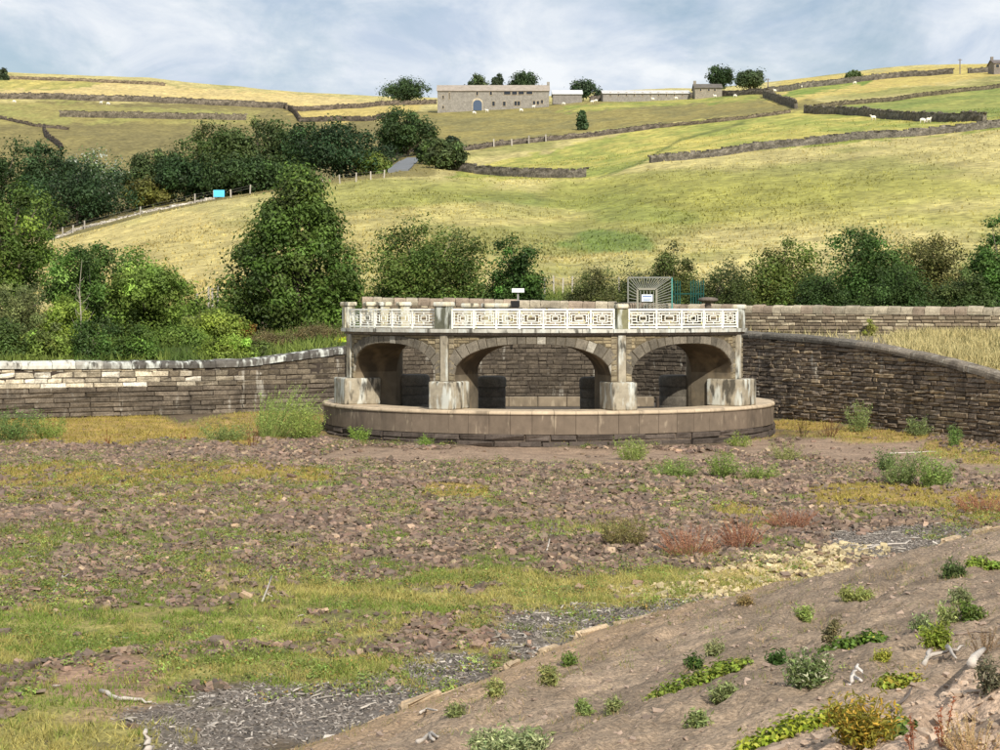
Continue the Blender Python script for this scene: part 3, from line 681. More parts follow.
# ------------------------------------------------------------------ things on and behind the bridge
p = at(518, 97.6, z=4.0)
T = thing('marker_post', 'grey post with a flat white board on top and black box below', 'post', p)
V_, f_ = bar((p.x, p.y, 3.85), (p.x, p.y, 5.95), .09); obj('pole', V_, f_, C_(150, 146, 140), M['metal'], T)
obj('board', box((p.x - .30, p.y - .16, 5.93), (p.x + .30, p.y + .16, 6.12)), BOXF, C_(246, 246, 244), M['paint'], T)
obj('box', box((p.x - .36, p.y - .16, 5.22), (p.x + .08, p.y - .02, 5.52)), BOXF, C_(34, 32, 32), M['paint'], T)
gd = 98.6; pxm = gd / F
def GX(px): return (px - HX) / F * gd
T = thing('security_gate', 'steel gate in a fan of anti-climb bars with white notice', 'gate', (GX(650), gd, zpy(308, gd)))
def gz(py): return zpy(py, gd)
steel = C_(132, 132, 122); teal = C_(86, 150, 140)
for (a, b, c) in (((628, 277.5), (672, 277.5), steel), ((628, 277.5), (628, 303), steel), ((672, 277.5), (672, 309), teal)):
    V_, f_ = bar((GX(a[0]), gd, gz(a[1])), (GX(b[0]), gd, gz(b[1])), .07); obj('frame_bar', V_, f_, c, M['metal'], T)
for (a, b) in (((637.5, 289), (656.5, 289)), ((637.5, 289), (637.5, 310)), ((656.5, 289), (656.5, 312))):
    V_, f_ = bar((GX(a[0]), gd, gz(a[1])), (GX(b[0]), gd, gz(b[1])), .10); obj('gate_frame', V_, f_, C_(150, 146, 130), M['metal'], T)
fan = []
for k in range(15): fan.append(((638 + 18 * k / 14, 288.6), (629.5 + 41 * k / 14, 278.2)))
for k in range(6): fan.append(((637.5, 290 + 2.4 * k), (628.6, 282 + 4.0 * k)))
for k in range(9): fan.append(((657, 290 + 2.1 * k), (671.5, 281.5 + 3.1 * k)))
for a, b in fan:
    V_, f_ = bar((GX(a[0]), gd - .03, gz(a[1])), (GX(b[0]), gd - .03, gz(b[1])), .034); obj('fan_bar', V_, f_, steel, M['metal'], T)
for k in range(5):
    x = 640.5 + 3.3 * k; V_, f_ = bar((GX(x), gd + .02, gz(309)), (GX(x), gd + .02, gz(290)), .03); obj('gate_bar', V_, f_, C_(150, 150, 140), M['metal'], T)
nb = obj('notice', box((GX(641.5), gd - .09, gz(301.5)), (GX(652.5), gd - .05, gz(294.5))), BOXF, C_(236, 240, 246), M['paint'], T)
for (z0, z1, x0, x1, c) in ((296.6, 295.6, 642.5, 651.5, (70, 110, 170)), (299.2, 298.4, 643, 651, (120, 140, 170)), (300.8, 300.1, 643, 650, (120, 140, 170))):
    obj('print', box((GX(x0), gd - .10, gz(z0)), (GX(x1), gd - .091, gz(z1))), BOXF, C_(*c), M['paint'], nb)
fd = 102.5
T = thing('palisade_fence', 'dark teal palisade fence panel standing behind the parapet wall', 'fence', at(690, fd, z=4.2))
for x in (675, 677.5, 680, 691, 693.5, 696, 698.5, 701, 703.5):
    q = at(x, fd, 280.5 + random.uniform(-.6, .6)); V_, f_ = bar((q.x, q.y, 3.9), tuple(q), .055, .03); obj('pale', V_, f_, C_(28, 76, 68), M['metal'], T)
for z in (4.6, 5.9):
    V_, f_ = bar(tuple(at(674, fd + .04, z=z)), tuple(at(704.5, fd + .04, z=z)), .04, .06); obj('cross_rail', V_, f_, C_(28, 76, 68), M['metal'], T)
q = at(708, 96.8, 306)
T = thing('stone_finial', 'dark mushroom-shaped stone cap standing on the parapet wall', 'finial', tuple(q))
pr = [(.14, -.1), (.17, .06), (.12, .12), (.34, .2), (.5, .27), (.47, .36), (.25, .42), (.02, .43)]
VV = []; ff = []
for r, z in pr:
    for k in range(16): VV.append((q.x + r * math.cos(k * math.pi / 8), q.y + r * math.sin(k * math.pi / 8), q.z + z))
for a in range(len(pr) - 1):
    for k in range(16): ff.append([a * 16 + k, a * 16 + (k + 1) % 16, (a + 1) * 16 + (k + 1) % 16, (a + 1) * 16 + k])
obj('cap', VV, ff, C_(106, 96, 86), M['stone'], T, True)
# sluice gear and rubble glimpsed through the right arch
T = thing('sluice_gear', 'dark timber beam and rusty pipe glimpsed through the right arch', 'sluice gear', (8.0, 84.6, .93))
V_, f_ = bevel_box((2.6, .5, .45), .03); obj('beam', V_ + np.array([7.9, 84.6, 1.16]), f_, C_(70, 60, 50), M['wood'], T)
V_, f_ = tube([(8.0, 85.4, 1.0), (8.0, 85.4, 2.0), (8.25, 85.4, 2.2), (9.0, 85.4, 2.2)], [.12] * 4, 10); obj('pipe', V_, f_, C_(168, 160, 150), M['metal'], T, True)

# ------------------------------------------------------------------ toe kerb of the dam slope
kerb = thing('toe_kerb', 'pale worn kerb stones along the foot of the dam slope', 'kerb', (1.4, 30.8, .1))
ty = 21.0; k = 0
while ty < 50:
    l = random.uniform(.5, 1.3) * (1 if random.random() < .8 else .5); y0, y1 = ty, ty + l * .85; ty = y1 + random.choice((.02, .05, .3, .9))
    x0, x1 = np.interp(y0, TOE_Y, TOE_X), np.interp(y1, TOE_Y, TOE_X); dn = math.hypot(x1 - x0, y1 - y0)
    V_, f_ = bevel_box((dn, random.uniform(.10, .2), .16), .03, 2, .016); ang = math.atan2(y1 - y0, x1 - x0); c_, s_ = math.cos(ang), math.sin(ang)
    V2 = np.stack([V_[:, 0] * c_ - V_[:, 1] * s_, V_[:, 0] * s_ + V_[:, 1] * c_, V_[:, 2]], 1) + np.array([(x0 + x1) / 2, (y0 + y1) / 2, .085 + random.uniform(-.03, .02) + float(floor_z((x0 + x1) / 2, (y0 + y1) / 2))])
    obj('kerb_stone', V2, f_, C_(186, 164, 134) * random.uniform(.7, 1.05), M['stone'], kerb)

# ------------------------------------------------------------------ loose stones
BV = box((-.5, -.5, -.5), (.5, .5, .5)); BQ = np.array(BOXF)
def rotm(n, tilt=.5):
    a = rng.uniform(0, 2 * np.pi, n); b = rng.normal(0, tilt, n); c = rng.normal(0, tilt, n)
    ca, sa, cb, sb, cc, sc = np.cos(a), np.sin(a), np.cos(b), np.sin(b), np.cos(c), np.sin(c); z = np.zeros(n); o = np.ones(n)
    Rz = np.array([[ca, -sa, z], [sa, ca, z], [z, z, o]]); Rx = np.array([[o, z, z], [z, cb, -sb], [z, sb, cb]]); Ry = np.array([[cc, z, sc], [z, o, z], [-sc, z, cc]])
    return np.einsum('ijn,jkn,kln->nil', Rz, Rx, Ry)
def stones(x, y, size, cols, flat=.55, tilt=.45, sink=.15):
    n = len(x); V = BV[None] * np.stack([size * rng.uniform(.7, 1.5, n) * (1.6 if flat < .32 else 1), size * rng.uniform(.55, 1.0, n) * (.7 if flat < .32 else 1), size * rng.uniform(.6, 1.2, n) * flat], 1)[:, None]
    V = V * rng.uniform(.55, 1.1, (n, 8, 3)); V = np.einsum('nij,nvj->nvi', rotm(n, tilt), V)
    z = ground_z(x, y) + size * flat * (.5 - sink)
    V = V + np.stack([x, y, z], 1)[:, None]; return V, np.repeat(cols[:, None], 8, 1)
def put_stones(V, C, mat, parent, nind, name, rest):
    n = len(V); px = HX + F * V[:, :, 0] / V[:, :, 1]; py = HY - F * (V[:, :, 2] - CZ) / V[:, :, 1]
    area = np.ptp(px, 1) * np.ptp(py, 1) * ((px.mean(1) > 2) & (px.mean(1) < 998) & (py.mean(1) < 748)); o = np.argsort(-area)
    for k in o[:nind]: obj(name, V[k], BOXF, C[k], mat, parent)
    r = o[nind:]
    fa = (BQ[None] + 8 * np.arange(len(r))[:, None, None]).reshape(-1, 4)
    tag(obj(rest, V[r].reshape(-1, 3), [fa], C[r].reshape(-1, 3), mat, parent), kind='stuff')
def scatter(n, d0, d1, margin=60):
    d = np.sqrt(rng.uniform(d0 ** 2, d1 ** 2, n)); px = rng.uniform(-margin, 1000 + margin, n); return (px - HX) / F * d, d
def indrum(x, y, R=9.55): return np.hypot(x - BX, y - BY) < R
x, y = scatter(165000, 24, 78); k = (emb_dist(x, y) < -.1) & ~indrum(x, y, 10.3); x, y = x[k], y[k]
px, py, g = zones(x, y, floor_z(x, y))
dens = np.clip(1 - 1.0 * g['moss'] - 1.25 * g['sand'] - 1.0 * g['grass'] - .85 * g['mud'] - 1.0 * g['grey'] - .8 * g['yellow'], .008, 1) * (1 - .72 * g['weedy']) * (.5 + .5 * sst(.38, .54, fbm(x * .5, y * .5, 101) + .05))
k = rng.uniform(0, 1, len(x)) < dens; x, y = x[k], y[k]; n = len(x)
sz = (np.exp(rng.normal(-2.28, .38, n)) * (.85 + .35 * sst(35, 65, y))).clip(.05, .22)
base = np.where(rng.uniform(0, 1, (n, 1)) < .06, C_(170, 146, 120), np.where(rng.uniform(0, 1, (n, 1)) < .5, C_(138, 116, 99), C_(116, 100, 87)))
col = base * rng.uniform(.62, 1.25, (n, 1)) * (1 + rng.normal(0, .025, (n, 3)))
V_, Cc = stones(x, y, sz, col, .5, .34); put_stones(V_, Cc, M['rubble'], basin, 300, 'stone', 'rubble')
# pale yellow cobbles and grey shale
x, y = scatter(40000, 26, 50); k = emb_dist(x, y) < -.1; x, y = x[k], y[k]; px, py, g = zones(x, y, floor_z(x, y)); k = rng.uniform(0, 1, len(x)) < g['yellow'] * .9 * sst(.25, .5, fbm(x * 1.2, y * 1.2, 77) + .1); x, y = x[k], y[k]; n = len(x)
V_, Cc = stones(x, y, np.exp(rng.normal(-2.4, .35, n)), C_(196, 178, 138) * rng.uniform(.55, 1.1, (n, 1)), .5, .35, .3); put_stones(V_, Cc, M['rubble'], basin, 200, 'pale_cobble', 'cobbles')
x, y = scatter(330000, 23, 52); k = emb_dist(x, y) < -.05; x, y = x[k], y[k]; px, py, g = zones(x, y, floor_z(x, y)); k = rng.uniform(0, 1, len(x)) < g['grey'] * .75; x, y = x[k], y[k]; n = len(x)
col = np.where(rng.uniform(0, 1, (n, 1)) < .2, C_(176, 167, 156), C_(124, 115, 106)) * rng.uniform(.6, 1.2, (n, 1))
V_, Cc = stones(x, y, np.exp(rng.normal(-3.3, .28, n)), col, .3, .4); V_ = V_; put_stones(V_, Cc, M['rubble'], basin, 0, 'shale', 'shale_debris')
# stones, clods and broken rock on the dam slope
x, y = scatter(48000, 10, 46, 80); k = emb_dist(x, y) > .3; x, y = x[k], y[k]; d = emb_dist(x, y)
rock = sst(7.4, 9.2, d) * sst(17.5, 13, y); k = rng.uniform(0, 1, len(x)) < (.16 + .84 * rock) * sst(.3, .6, fbm(x * 1.2, y * 1.2, 111) + .1); x, y, rock = x[k], y[k], rock[k]; n = len(x)
col = (C_(156, 136, 120) * (1 - rock[:, None]) + C_(200, 176, 152) * rock[:, None]) * rng.uniform(.65, 1.2, (n, 1))
V_, Cc = stones(x, y, np.exp(rng.normal(-3.4, .45, n)).clip(.01, .085) * (1 + .7 * rock * (rng.uniform(0, 1, n) < .4)), col * (1 - .18 * rock[:, None]), .5, .45, .35); put_stones(V_, Cc, M['rubble'], bank, 160, 'stone', 'loose_stones')

# ------------------------------------------------------------------ sticks and driftwood
def stick_pts(p0, ang, length, wig=.12, lift=.02, n=6):
    pts = []; x, y = p0
    for k in range(n):
        pts.append((x, y, float(ground_z(x, y)) + lift + .02)); ang += random.uniform(-wig, wig) * 3; x += math.cos(ang) * length / n; y += math.sin(ang) * length / n
    return pts
A = Acc()
xs, ys = scatter(5000, 24, 60); kk = emb_dist(xs, ys) < -.1; xs, ys = xs[kk], ys[kk]; px, py, g = zones(xs, ys, floor_z(xs, ys))
sel = np.nonzero(rng.uniform(0, 1, len(xs)) < g['grey'] * .45 + .012)[0][:900]
for k in sel:
    l = random.uniform(.12, .4) * (1.6 if random.random() < .1 else 1); V_, f_ = tube(stick_pts((xs[k], ys[k]), random.uniform(0, 6.28), l, .2, .015, 4), [.008 + l * .015, .012 + l * .015, .01, .004], 4)
    A.add(V_, f_, C_(186, 176, 162) * random.uniform(.45, 1.05))
tag(tag(A.build('driftwood_scraps', M['wood']), 'bleached driftwood scraps strewn over the grey shale', 'driftwood'), kind='stuff')
def gp(px, py):
    d = np.geomspace(6, 100, 3000); x = (px - HX) / F * d; z = ground_z(x, d); r = CZ + (HY - py) / F * d; k = np.nonzero(z >= r)[0]; k = k[0] if len(k) else -1
    return float(x[k]), float(d[k]), float(z[k])
def branch(label, segs, r=.03, lift=.03, col=(188, 178, 166), name='driftwood_branch'):
    """segs: polylines in photo columns/rows, lying on the ground"""
    x0, y0, z0 = gp(*segs[0][0][:2]); T = thing(name, label, 'driftwood', (x0, y0, z0))
    for s_, sg in enumerate(segs):
        pts = []
        for q in sg:
            x, y, z = gp(q[0], q[1]); pts.append((x, y, z + lift + (q[2] if len(q) > 2 else 0)))
        pts2 = []
        for a, b in zip(pts[:-1], pts[1:]):
            for t in (0, .33, .66): pts2.append(tuple(np.array(a) * (1 - t) + np.array(b) * t + rng.normal(0, r * .35, 3)))
        pts2.append(pts[-1]); m = len(pts2); V_, f_ = tube(pts2, [r * (1 - .65 * i_ / m) * random.uniform(.85, 1.15) for i_ in range(m)], 6)
        obj('limb' if s_ else 'stem', V_, f_, C_(*col) * random.uniform(.85, 1.05), M['wood'], T, True)
branch('bleached crooked stick lying on grass at lower left', [[(102, 693), (118, 701), (135, 702), (152, 704)]], .035)
branch('pale upright stump of driftwood at the bottom left edge', [[(147, 752, -.05), (146.5, 751, .1), (146, 750, .2)]], .055)
branch('thin pale branch curving over rubble at far left', [[(52, 596), (62, 580), (67, 560)], [(62, 580), (70, 575)]], .018)
branch('white forked stick propped on the brown rubble', [[(262, 603), (272, 583, .1)], [(266, 596), (272, 598)]], .02)
branch('pale stick lying on rubble left of the red plants', [[(547, 552), (552, 530, .05)]], .02)
branch('bleached curved stick on the dam slope near its foot', [[(420, 716), (426, 711), (437, 713)]], .02)
branch('short white driftwood piece low on the dam slope', [[(418, 744), (430, 738), (438, 740)], [(430, 738), (434, 743)]], .025)
branch('white forked driftwood standing beside the yellow shrub', [[(849, 685, -.03), (852, 685, .05), (856, 684, .11), (858, 684, .15)], [(853, 684, .07), (862, 683, .0)], [(858, 684, .13), (863, 684, .07)]], .02, .01, (206, 198, 190))
branch('long bleached branch lying on pale rock at right', [[(924, 668), (930, 661, .02), (945, 658, .02), (958, 655, .02), (963, 651, .01)], [(948, 656, .05), (956, 662)], [(930, 660, .04), (925, 663, .0)]], .022)
branch('dark bent twig lying beside the yellow shrub', [[(893, 712), (908, 700), (912, 690)]], .012, .02, (110, 100, 92))
branch('short bleached log on the rock at the right edge', [[(972, 668), (984, 660, .05)]], .04)
branch('thin dry twig stretched above the long bleached branch', [[(955, 637), (975, 636), (995, 637)]], .012, .03, (150, 132, 118))
branch('long white pole lying on sand before the right wall', [[(890, 455), (912, 454), (936, 453)]], .03, .05)
branch('white plank fragment at the foot of the left wall', [[(204, 410), (217, 410)]], .05, .08)
branch('white post stub at the foot of the left wall', [[(234, 410), (241, 409, .15), (243, 405, .35)]], .045, .06)
branch('white pole resting against the foot of right wall', [[(836, 413), (850, 412), (860, 413)]], .03, .35)
branch('pale driftwood tangle in the grey shale at far right', [[(905, 545), (870, 547), (850, 546)], [(905, 545), (912, 540)], [(880, 547), (862, 551)]], .022)

# ------------------------------------------------------------------ grass and low growth (stuff)
def blades(x, y, z, h, w, col, lean=.5):
    n = len(x); a = rng.uniform(0, 2 * np.pi, n); l = np.abs(rng.normal(0, lean, n)) * h; b = rng.uniform(0, 2 * np.pi, n)
    V = np.zeros((n, 3, 3)); V[:, 0] = np.stack([x - np.cos(a) * w, y - np.sin(a) * w, z], 1); V[:, 1] = np.stack([x + np.cos(a) * w, y + np.sin(a) * w, z], 1)
    V[:, 2] = np.stack([x + np.cos(b) * l, y + np.sin(b) * l, z + h], 1); return V, np.repeat(col[:, None], 3, 1)
def put_blades(name, parts, parent=None, label=None):
    V = np.concatenate([p[0] for p in parts]).reshape(-1, 3); C = np.concatenate([p[1] for p in parts]).reshape(-1, 3)
    o = obj(name, V, [np.arange(len(V)).reshape(-1, 3)], C, M['grass'], parent); tag(o, label, 'grass' if label else None, kind='stuff'); return o
parts = []
x, y = scatter(330000, 22.5, 52); k = emb_dist(x, y) < .15; x, y = x[k], y[k]; px, py, g = zones(x, y, floor_z(x, y))
cl = fbm(x * 2.2, y * 2.2, 121); big = fbm(x * .5, y * .5, 122)
k = rng.uniform(0, 1, len(x)) < np.clip(g['grass'] - .9 * g['grey'] - .5 * g['mud'] + .05 * g['yellow'] + .5 * g['weedy'], 0, 1) * sst(.3, .6, cl + .1); x, y, cl, big = x[k], y[k], cl[k], big[k]; n = len(x)
gmix = sst(.42, .62, big + .25 * (cl - .5) + rng.normal(0, .05, n) + .06 * sst(500, 0, px[k]))[:, None]
col = (C_(180, 168, 98) * (1 - gmix) + C_(124, 142, 62) * gmix) * rng.uniform(.6, 1.2, (n, 1))
parts.append(blades(x, y, ground_z(x, y) - .01, rng.uniform(.02, .12, n) * (.3 + 1.5 * cl), rng.uniform(.005, .013, n), col, 1.0))
x, y = scatter(230000, 40, 96); k = (emb_dist(x, y) < 0) & ~indrum(x, y) & (y < wall_d(np.clip(proj(x, y, 0)[0], -200, 1300)) - .1); x, y = x[k], y[k]; px, py, g = zones(x, y, floor_z(x, y)); cl = fbm(x * 1.1, y * 1.1, 123)
k = rng.uniform(0, 1, len(x)) < np.clip(g['moss'] * .5 + .6 * g['weedy'] * sst(.4, .6, cl), 0, 1); x, y, cl = x[k], y[k], cl[k]; n = len(x); mm = g['moss'][k][:, None]
col = ((C_(170, 148, 78) * (.5 + .5 * rng.uniform(0, 1, (n, 1))) + C_(56, 64, 16)) * mm + C_(132, 146, 78) * (1 - mm)) * rng.uniform(.7, 1.2, (n, 1))
parts.append(blades(x, y, ground_z(x, y) - .01, rng.uniform(.04, .14, n), rng.uniform(.012, .03, n), col, .9))
x, y = scatter(2600, 22.5, 50); k = emb_dist(x, y) < -.1; x, y = x[k], y[k]; px, py, g = zones(x, y, floor_z(x, y)); k = rng.uniform(0, 1, len(x)) < .5 * g['grass'] + .12 * g['weedy']; x, y = x[k], y[k]; m = 34
hs = np.repeat(rng.uniform(.08, .2, len(x)), m); tone = np.repeat(rng.uniform(0, 1, (len(x), 1)), m, 0); x = np.repeat(x, m) + rng.normal(0, .07, len(x) * m); y = np.repeat(y, m) + rng.normal(0, .07, len(y) * m); n = len(x)
parts.append(blades(x, y, ground_z(x, y) - .01, hs * rng.uniform(.5, 1.1, n), rng.uniform(.004, .009, n), (C_(120, 140, 60) * tone + C_(188, 172, 104) * (1 - tone)) * rng.uniform(.65, 1.15, (n, 1)), .7))
put_blades('basin_grass', parts, None, 'low yellow-green grass and moss spreading over the drained floor')
x, y = scatter(9000, 10, 46, 80); k = emb_dist(x, y) > .1; x, y = x[k], y[k]; cl = fbm(x * .9, y * .9, 131); k = rng.uniform(0, 1, len(x)) < .7 * sst(.48, .7, cl) + .35 * sst(1.2, .1, emb_dist(x, y)); x, y = x[k], y[k]
x = np.repeat(x, 9) + rng.normal(0, .06, len(x) * 9); y = np.repeat(y, 9) + rng.normal(0, .06, len(y) * 9); n = len(x)
col = np.where(rng.uniform(0, 1, (n, 1)) < .5, C_(176, 150, 108), C_(132, 138, 74)) * rng.uniform(.7, 1.1, (n, 1))
put_blades('slope_grass', [blades(x, y, ground_z(x, y) - .01, rng.uniform(.03, .11, n), rng.uniform(.003, .006, n), col, .8)], None, 'sparse dry grass wisps on the dam slope')
# bleached grass on the strip behind the right wall
px = rng.uniform(742, 1060, 60000); d0 = wall_d(px) + .75; d1 = par_d(px) - .1; d = d0 + (d1 - d0) * rng.uniform(0, 1, len(px)); x = (px - HX) / F * d
k = rng.uniform(0, 1, len(px)) < (.015 + .985 * sst(875, 950, px + 30 * (fbm(x, d, 3) - .5))) * sst(.25, .5, fbm(x * 1.5, d * 1.5, 137) + .1) * sst(0, .18, (d - d0) / (d1 - d0)); x, d, px = x[k], d[k], px[k]; n = len(x)
col = (C_(222, 202, 150) * (rng.uniform(0, 1, (n, 1)) < .75) + C_(140, 146, 84) * 0.5) * rng.uniform(.5, .85, (n, 1)) + C_(60, 52, 34)
put_blades('bank_grass', [blades(x, d, hill_z(px, d) - .02, rng.uniform(.08, .5, n) * (.5 + vn(x * 1.3, d * 1.3, 9)), rng.uniform(.012, .025, n), col, .6)], None, 'bleached long grass on the bank behind the right wall')
# tufts over the hill fields
n = 90000; px = rng.uniform(-60, 1060, n); d = np.exp(rng.uniform(math.log(128), math.log(420), n)); z = hill_z(px, d); x = (px - HX) / F * d
cl = fbm(x * .08, d * .05, 141); k = rng.uniform(0, 1, n) < .25 + .75 * sst(.45, .6, cl); px, d, z, x = px[k], d[k], z[k], x[k]; n = len(x)
base = hill_cols(px, d, z); dark = (rng.uniform(0, 1, (n, 1)) < .22 * sst(.5, .65, cl[k])[:, None] + .03); col = np.where(dark, base * .55, base * rng.uniform(.82, 1.2, (n, 1)))
hh = rng.uniform(.12, .36, n); put_blades('hill_tufts', [blades(x, d, z - .05, hh, hh * .45, col, .5)], hill)
# undergrowth behind the left wall and under the hedge
n = 120000; px = rng.uniform(-60, 1060, n); d = 88 + 62 * rng.uniform(0, 1, n) ** 1.3; k = (d > wall_d(px) + .75) & ~((px > 340) & (d < par_d(np.clip(px, 362, 1300)) + 1.0)); px, d = px[k], d[k]; x = (px - HX) / F * d
cl = fbm(x * .35, d * .35, 151); k = rng.uniform(0, 1, len(x)) < sst(.3, .6, cl) * sst(155, 125, d) + .8 * (d < wall_d(px) + 4); px, d, x, cl = px[k], d[k], x[k], cl[k]; n = len(x)
gm = sst(.35, .65, fbm(x * .6, d * .3, 153))[:, None]; col = (C_(84, 104, 46) * (1 - gm) + C_(124, 138, 64) * gm) * rng.uniform(.6, 1.2, (n, 1)); hh = rng.uniform(.15, .6, n)
put_blades('undergrowth', [blades(x, d, hill_z(px, d) - .05, hh, .02 + hh * .05, col, .7)], None, 'bracken and rank grass growing behind the basin walls')

# ------------------------------------------------------------------ trees and shrubs
def leaf_quads(c, nrm, size, col, slim=1.0):
    n = len(c); t = rng.normal(0, 1, (n, 3)); t -= nrm * (t * nrm).sum(1, keepdims=True); t /= np.linalg.norm(t, axis=1, keepdims=True) + 1e-9
    b = np.cross(nrm, t) * slim; s = size[:, None]
    V = np.stack([c - t * s, c + b * s * .55 + nrm * s * .15, c + t * s, c - b * s * .55 + nrm * s * .15], 1); return V, np.repeat(col[:, None], 4, 1)
def leaves(centres, rad, per, leaf, col, var=.25, squash=.8, up=.5, tint=None, slim=1.0):
    n = len(centres); c = np.repeat(centres, per, 0); r = np.repeat(rad, per); off = rng.normal(0, .5, (n * per, 3)); off[:, 2] *= squash
    p = c + off * r[:, None]; nr = off + rng.normal(0, .45, off.shape) + np.array([0, 0, up]); nr /= np.linalg.norm(nr, axis=1, keepdims=True) + 1e-9
    cc = np.repeat(col * np.exp(rng.normal(0, var, (n, 1))) * (1 + rng.normal(0, .05, (n, 3))), per, 0) * rng.uniform(.84, 1.16, (n * per, 1))
    if tint is not None: k = rng.uniform(0, 1, n * per) < tint[0]; cc[k] = tint[1] * rng.uniform(.7, 1.2, (k.sum(), 1))
    return leaf_quads(p, nr, leaf * rng.uniform(.7, 1.3, n * per), np.clip(cc, .003, .9), slim)
def build_leaves(name, V, C, parent): return obj(name, V.reshape(-1, 3), [np.arange(V.size // 3).reshape(-1, 4)], C.reshape(-1, 3), M['leaf'], parent)
def tree(name, label, px, d, top, wpx, col, cat='tree', shape='round', ncl=70, per=90, leaf=.14, clr=.2, base=None, group=None, var=.25, trunk=(110, 100, 86), lean=0, tint=None, low=.18, limbs=9, bare=None, dz=0):
    b = base or on_hill(px, d); h = zpy(top, b.y) - b.z + dz; w = wpx / F * b.y; T = thing(name, label, cat, tuple(b), group)
    u = rng.normal(0, 1, (ncl * 3, 3)); u /= np.linalg.norm(u, axis=1, keepdims=True); rr = rng.uniform(0, 1, (ncl * 3, 1)) ** (1 / 2.6)
    lump = .68 + .5 * vn(u[:, 0] * 2.2 + px, u[:, 1] * 2.2 + u[:, 2] * 2.6, int(px) % 97)[:, None]
    q = u * rr * lump
    if shape == 'round': ctr = np.array([0, 0, h * (.5 + low / 2)]); ax = np.array([w / 2, w / 2, h * (1 - low) / 2]); c = ctr + q * ax
    elif shape == 'bush': q[:, 2] = np.abs(q[:, 2]); ctr = np.array([0, 0, h * low]); c = ctr + q * np.array([w / 2, w / 2, h * (1 - low)])
    elif shape == 'cone':
        t = rng.uniform(0, 1, len(q)) ** 1.15; R = w / 2 * (1 - t) ** .7 * (.72 + .28 * np.minimum(1, t * 5)); a = rng.uniform(0, 6.283, len(q)); r_ = np.sqrt(rng.uniform(.15, 1, len(q))) * lump[:, 0] * 1.1
        c = np.stack([np.cos(a) * R * r_, np.sin(a) * R * r_, h * (low + (1 - low) * t)], 1)
    c = c[:ncl]; c[:, 0] += lean * c[:, 2]
    P0 = np.array(tuple(b)); crad = clr * w * rng.uniform(.5, 1.2, ncl)
    V, C = leaves(c + P0, crad, int(per * 2.3), leaf * .68, C_(*col) * 1.55 * np.array([1.05, 1.0, .82]), var, tint=tint); build_leaves('crown', V, C, T)
    A = Acc(); r0 = max(.06, h * .022); zt = h * (.8 if shape != 'bush' else .55)
    k = 6; pts = [P0 + np.array([lean * zt * i_ / k + random.uniform(-.02, .02) * h * (i_ > 0), random.uniform(-.02, .02) * h * (i_ > 0), zt * i_ / k - .1 * (i_ == 0)]) for i_ in range(k + 1)]
    A.add(*tube(pts, [r0 * (1.15 - .95 * i_ / k) for i_ in range(k + 1)], 7), C_(*trunk))
    for e in np.concatenate([c[rng.permutation(ncl)[:limbs]], c[np.argsort(-np.linalg.norm((c - c.mean(0)) / (c.std(0) + 1e-6), axis=1))[:8]]]):
        i_ = int(np.clip(e[2] / zt * k * .6, 0, k - 1)); s_ = pts[i_]; m_ = (s_ + e + P0) / 2 + np.array([0, 0, -.04 * h]); A.add(*tube([s_, m_, e + P0], [r0 * .45, r0 * .3, r0 * .1], 5), C_(*trunk))
    A.build('trunk', M['bark'], T); return T
G1 = 'trees behind the left wall'; G2 = 'bushes behind the parapet'; G3 = 'dark trees in the valley wood'; G4 = 'trees on the skyline'
tree('sycamore_tree', 'tall broad-leaved tree with tapering crown left of the bridge', 298, 110, 176, 168, (66, 84, 40), shape='cone', ncl=190, per=100, leaf=.17, clr=.105, group=G1, low=.02, limbs=14, var=.35)
tree('hawthorn_tree', 'wide rounded hedge tree behind the left half of the bridge', 424, 112, 219, 150, (66, 84, 40), shape='bush', ncl=190, per=80, leaf=.13, clr=.12, group=G1, low=.03, var=.3, tint=(.05, C_(110, 108, 56)))
tree('hawthorn_bush', 'small dark rounded bush behind the middle of the railing', 517, 110, 236, 62, (52, 74, 36), cat='bush', shape='bush', ncl=120, per=60, leaf=.13, clr=.17, group=G1, low=.03, var=.3)
tree('ash_tree', 'mid-green tree cut by the left edge, top highest', 8, 113, 186, 105, (76, 94, 44), ncl=100, per=100, leaf=.15, clr=.13, group=G1, low=.08, var=.35)
tree('birch_tree', 'leafy green tree with a bare pale trunk behind the left wall', 92, 108, 246, 115, (70, 94, 46), ncl=100, per=90, leaf=.13, clr=.13, group=G1, low=.02, trunk=(188, 182, 164), limbs=16, var=.35)
tree('alder_tree', 'bright green bushy tree at the right end of the left thicket', 150, 106, 254, 95, (86, 106, 50), ncl=100, per=90, leaf=.13, clr=.13, group=G1, low=.0, var=.4)
tree('willow_bush', 'grey-green bush at the left edge just above the wall', 22, 101, 280, 90, (92, 100, 66), cat='bush', shape='bush', ncl=80, per=90, leaf=.09, clr=.14, group=G1, low=0)
tree('alder_bush', 'yellow-green bush in front of the pale-trunked tree', 66, 102, 296, 62, (112, 130, 58), cat='bush', shape='bush', ncl=60, per=80, leaf=.1, clr=.16, group=G1, low=0)
tree('bracken_clump', 'tall bright bracken clump between thicket and tapering tree', 216, 104, 306, 70, (106, 122, 56), cat='bracken', shape='bush', ncl=60, per=80, leaf=.11, clr=.15, low=0, limbs=3)
tree('bramble_clump', 'green bramble clump behind the wall under the alder', 178, 101, 326, 70, (86, 108, 50), cat='bramble', shape='bush', ncl=50, per=80, leaf=.1, clr=.17, low=0, limbs=3)
tree('heather_clump', 'brown-green heather clump beside the left end of bridge', 318, 101.5, 327, 62, (98, 90, 66), cat='heather', shape='bush', ncl=60, per=90, leaf=.06, clr=.15, low=0, limbs=3)
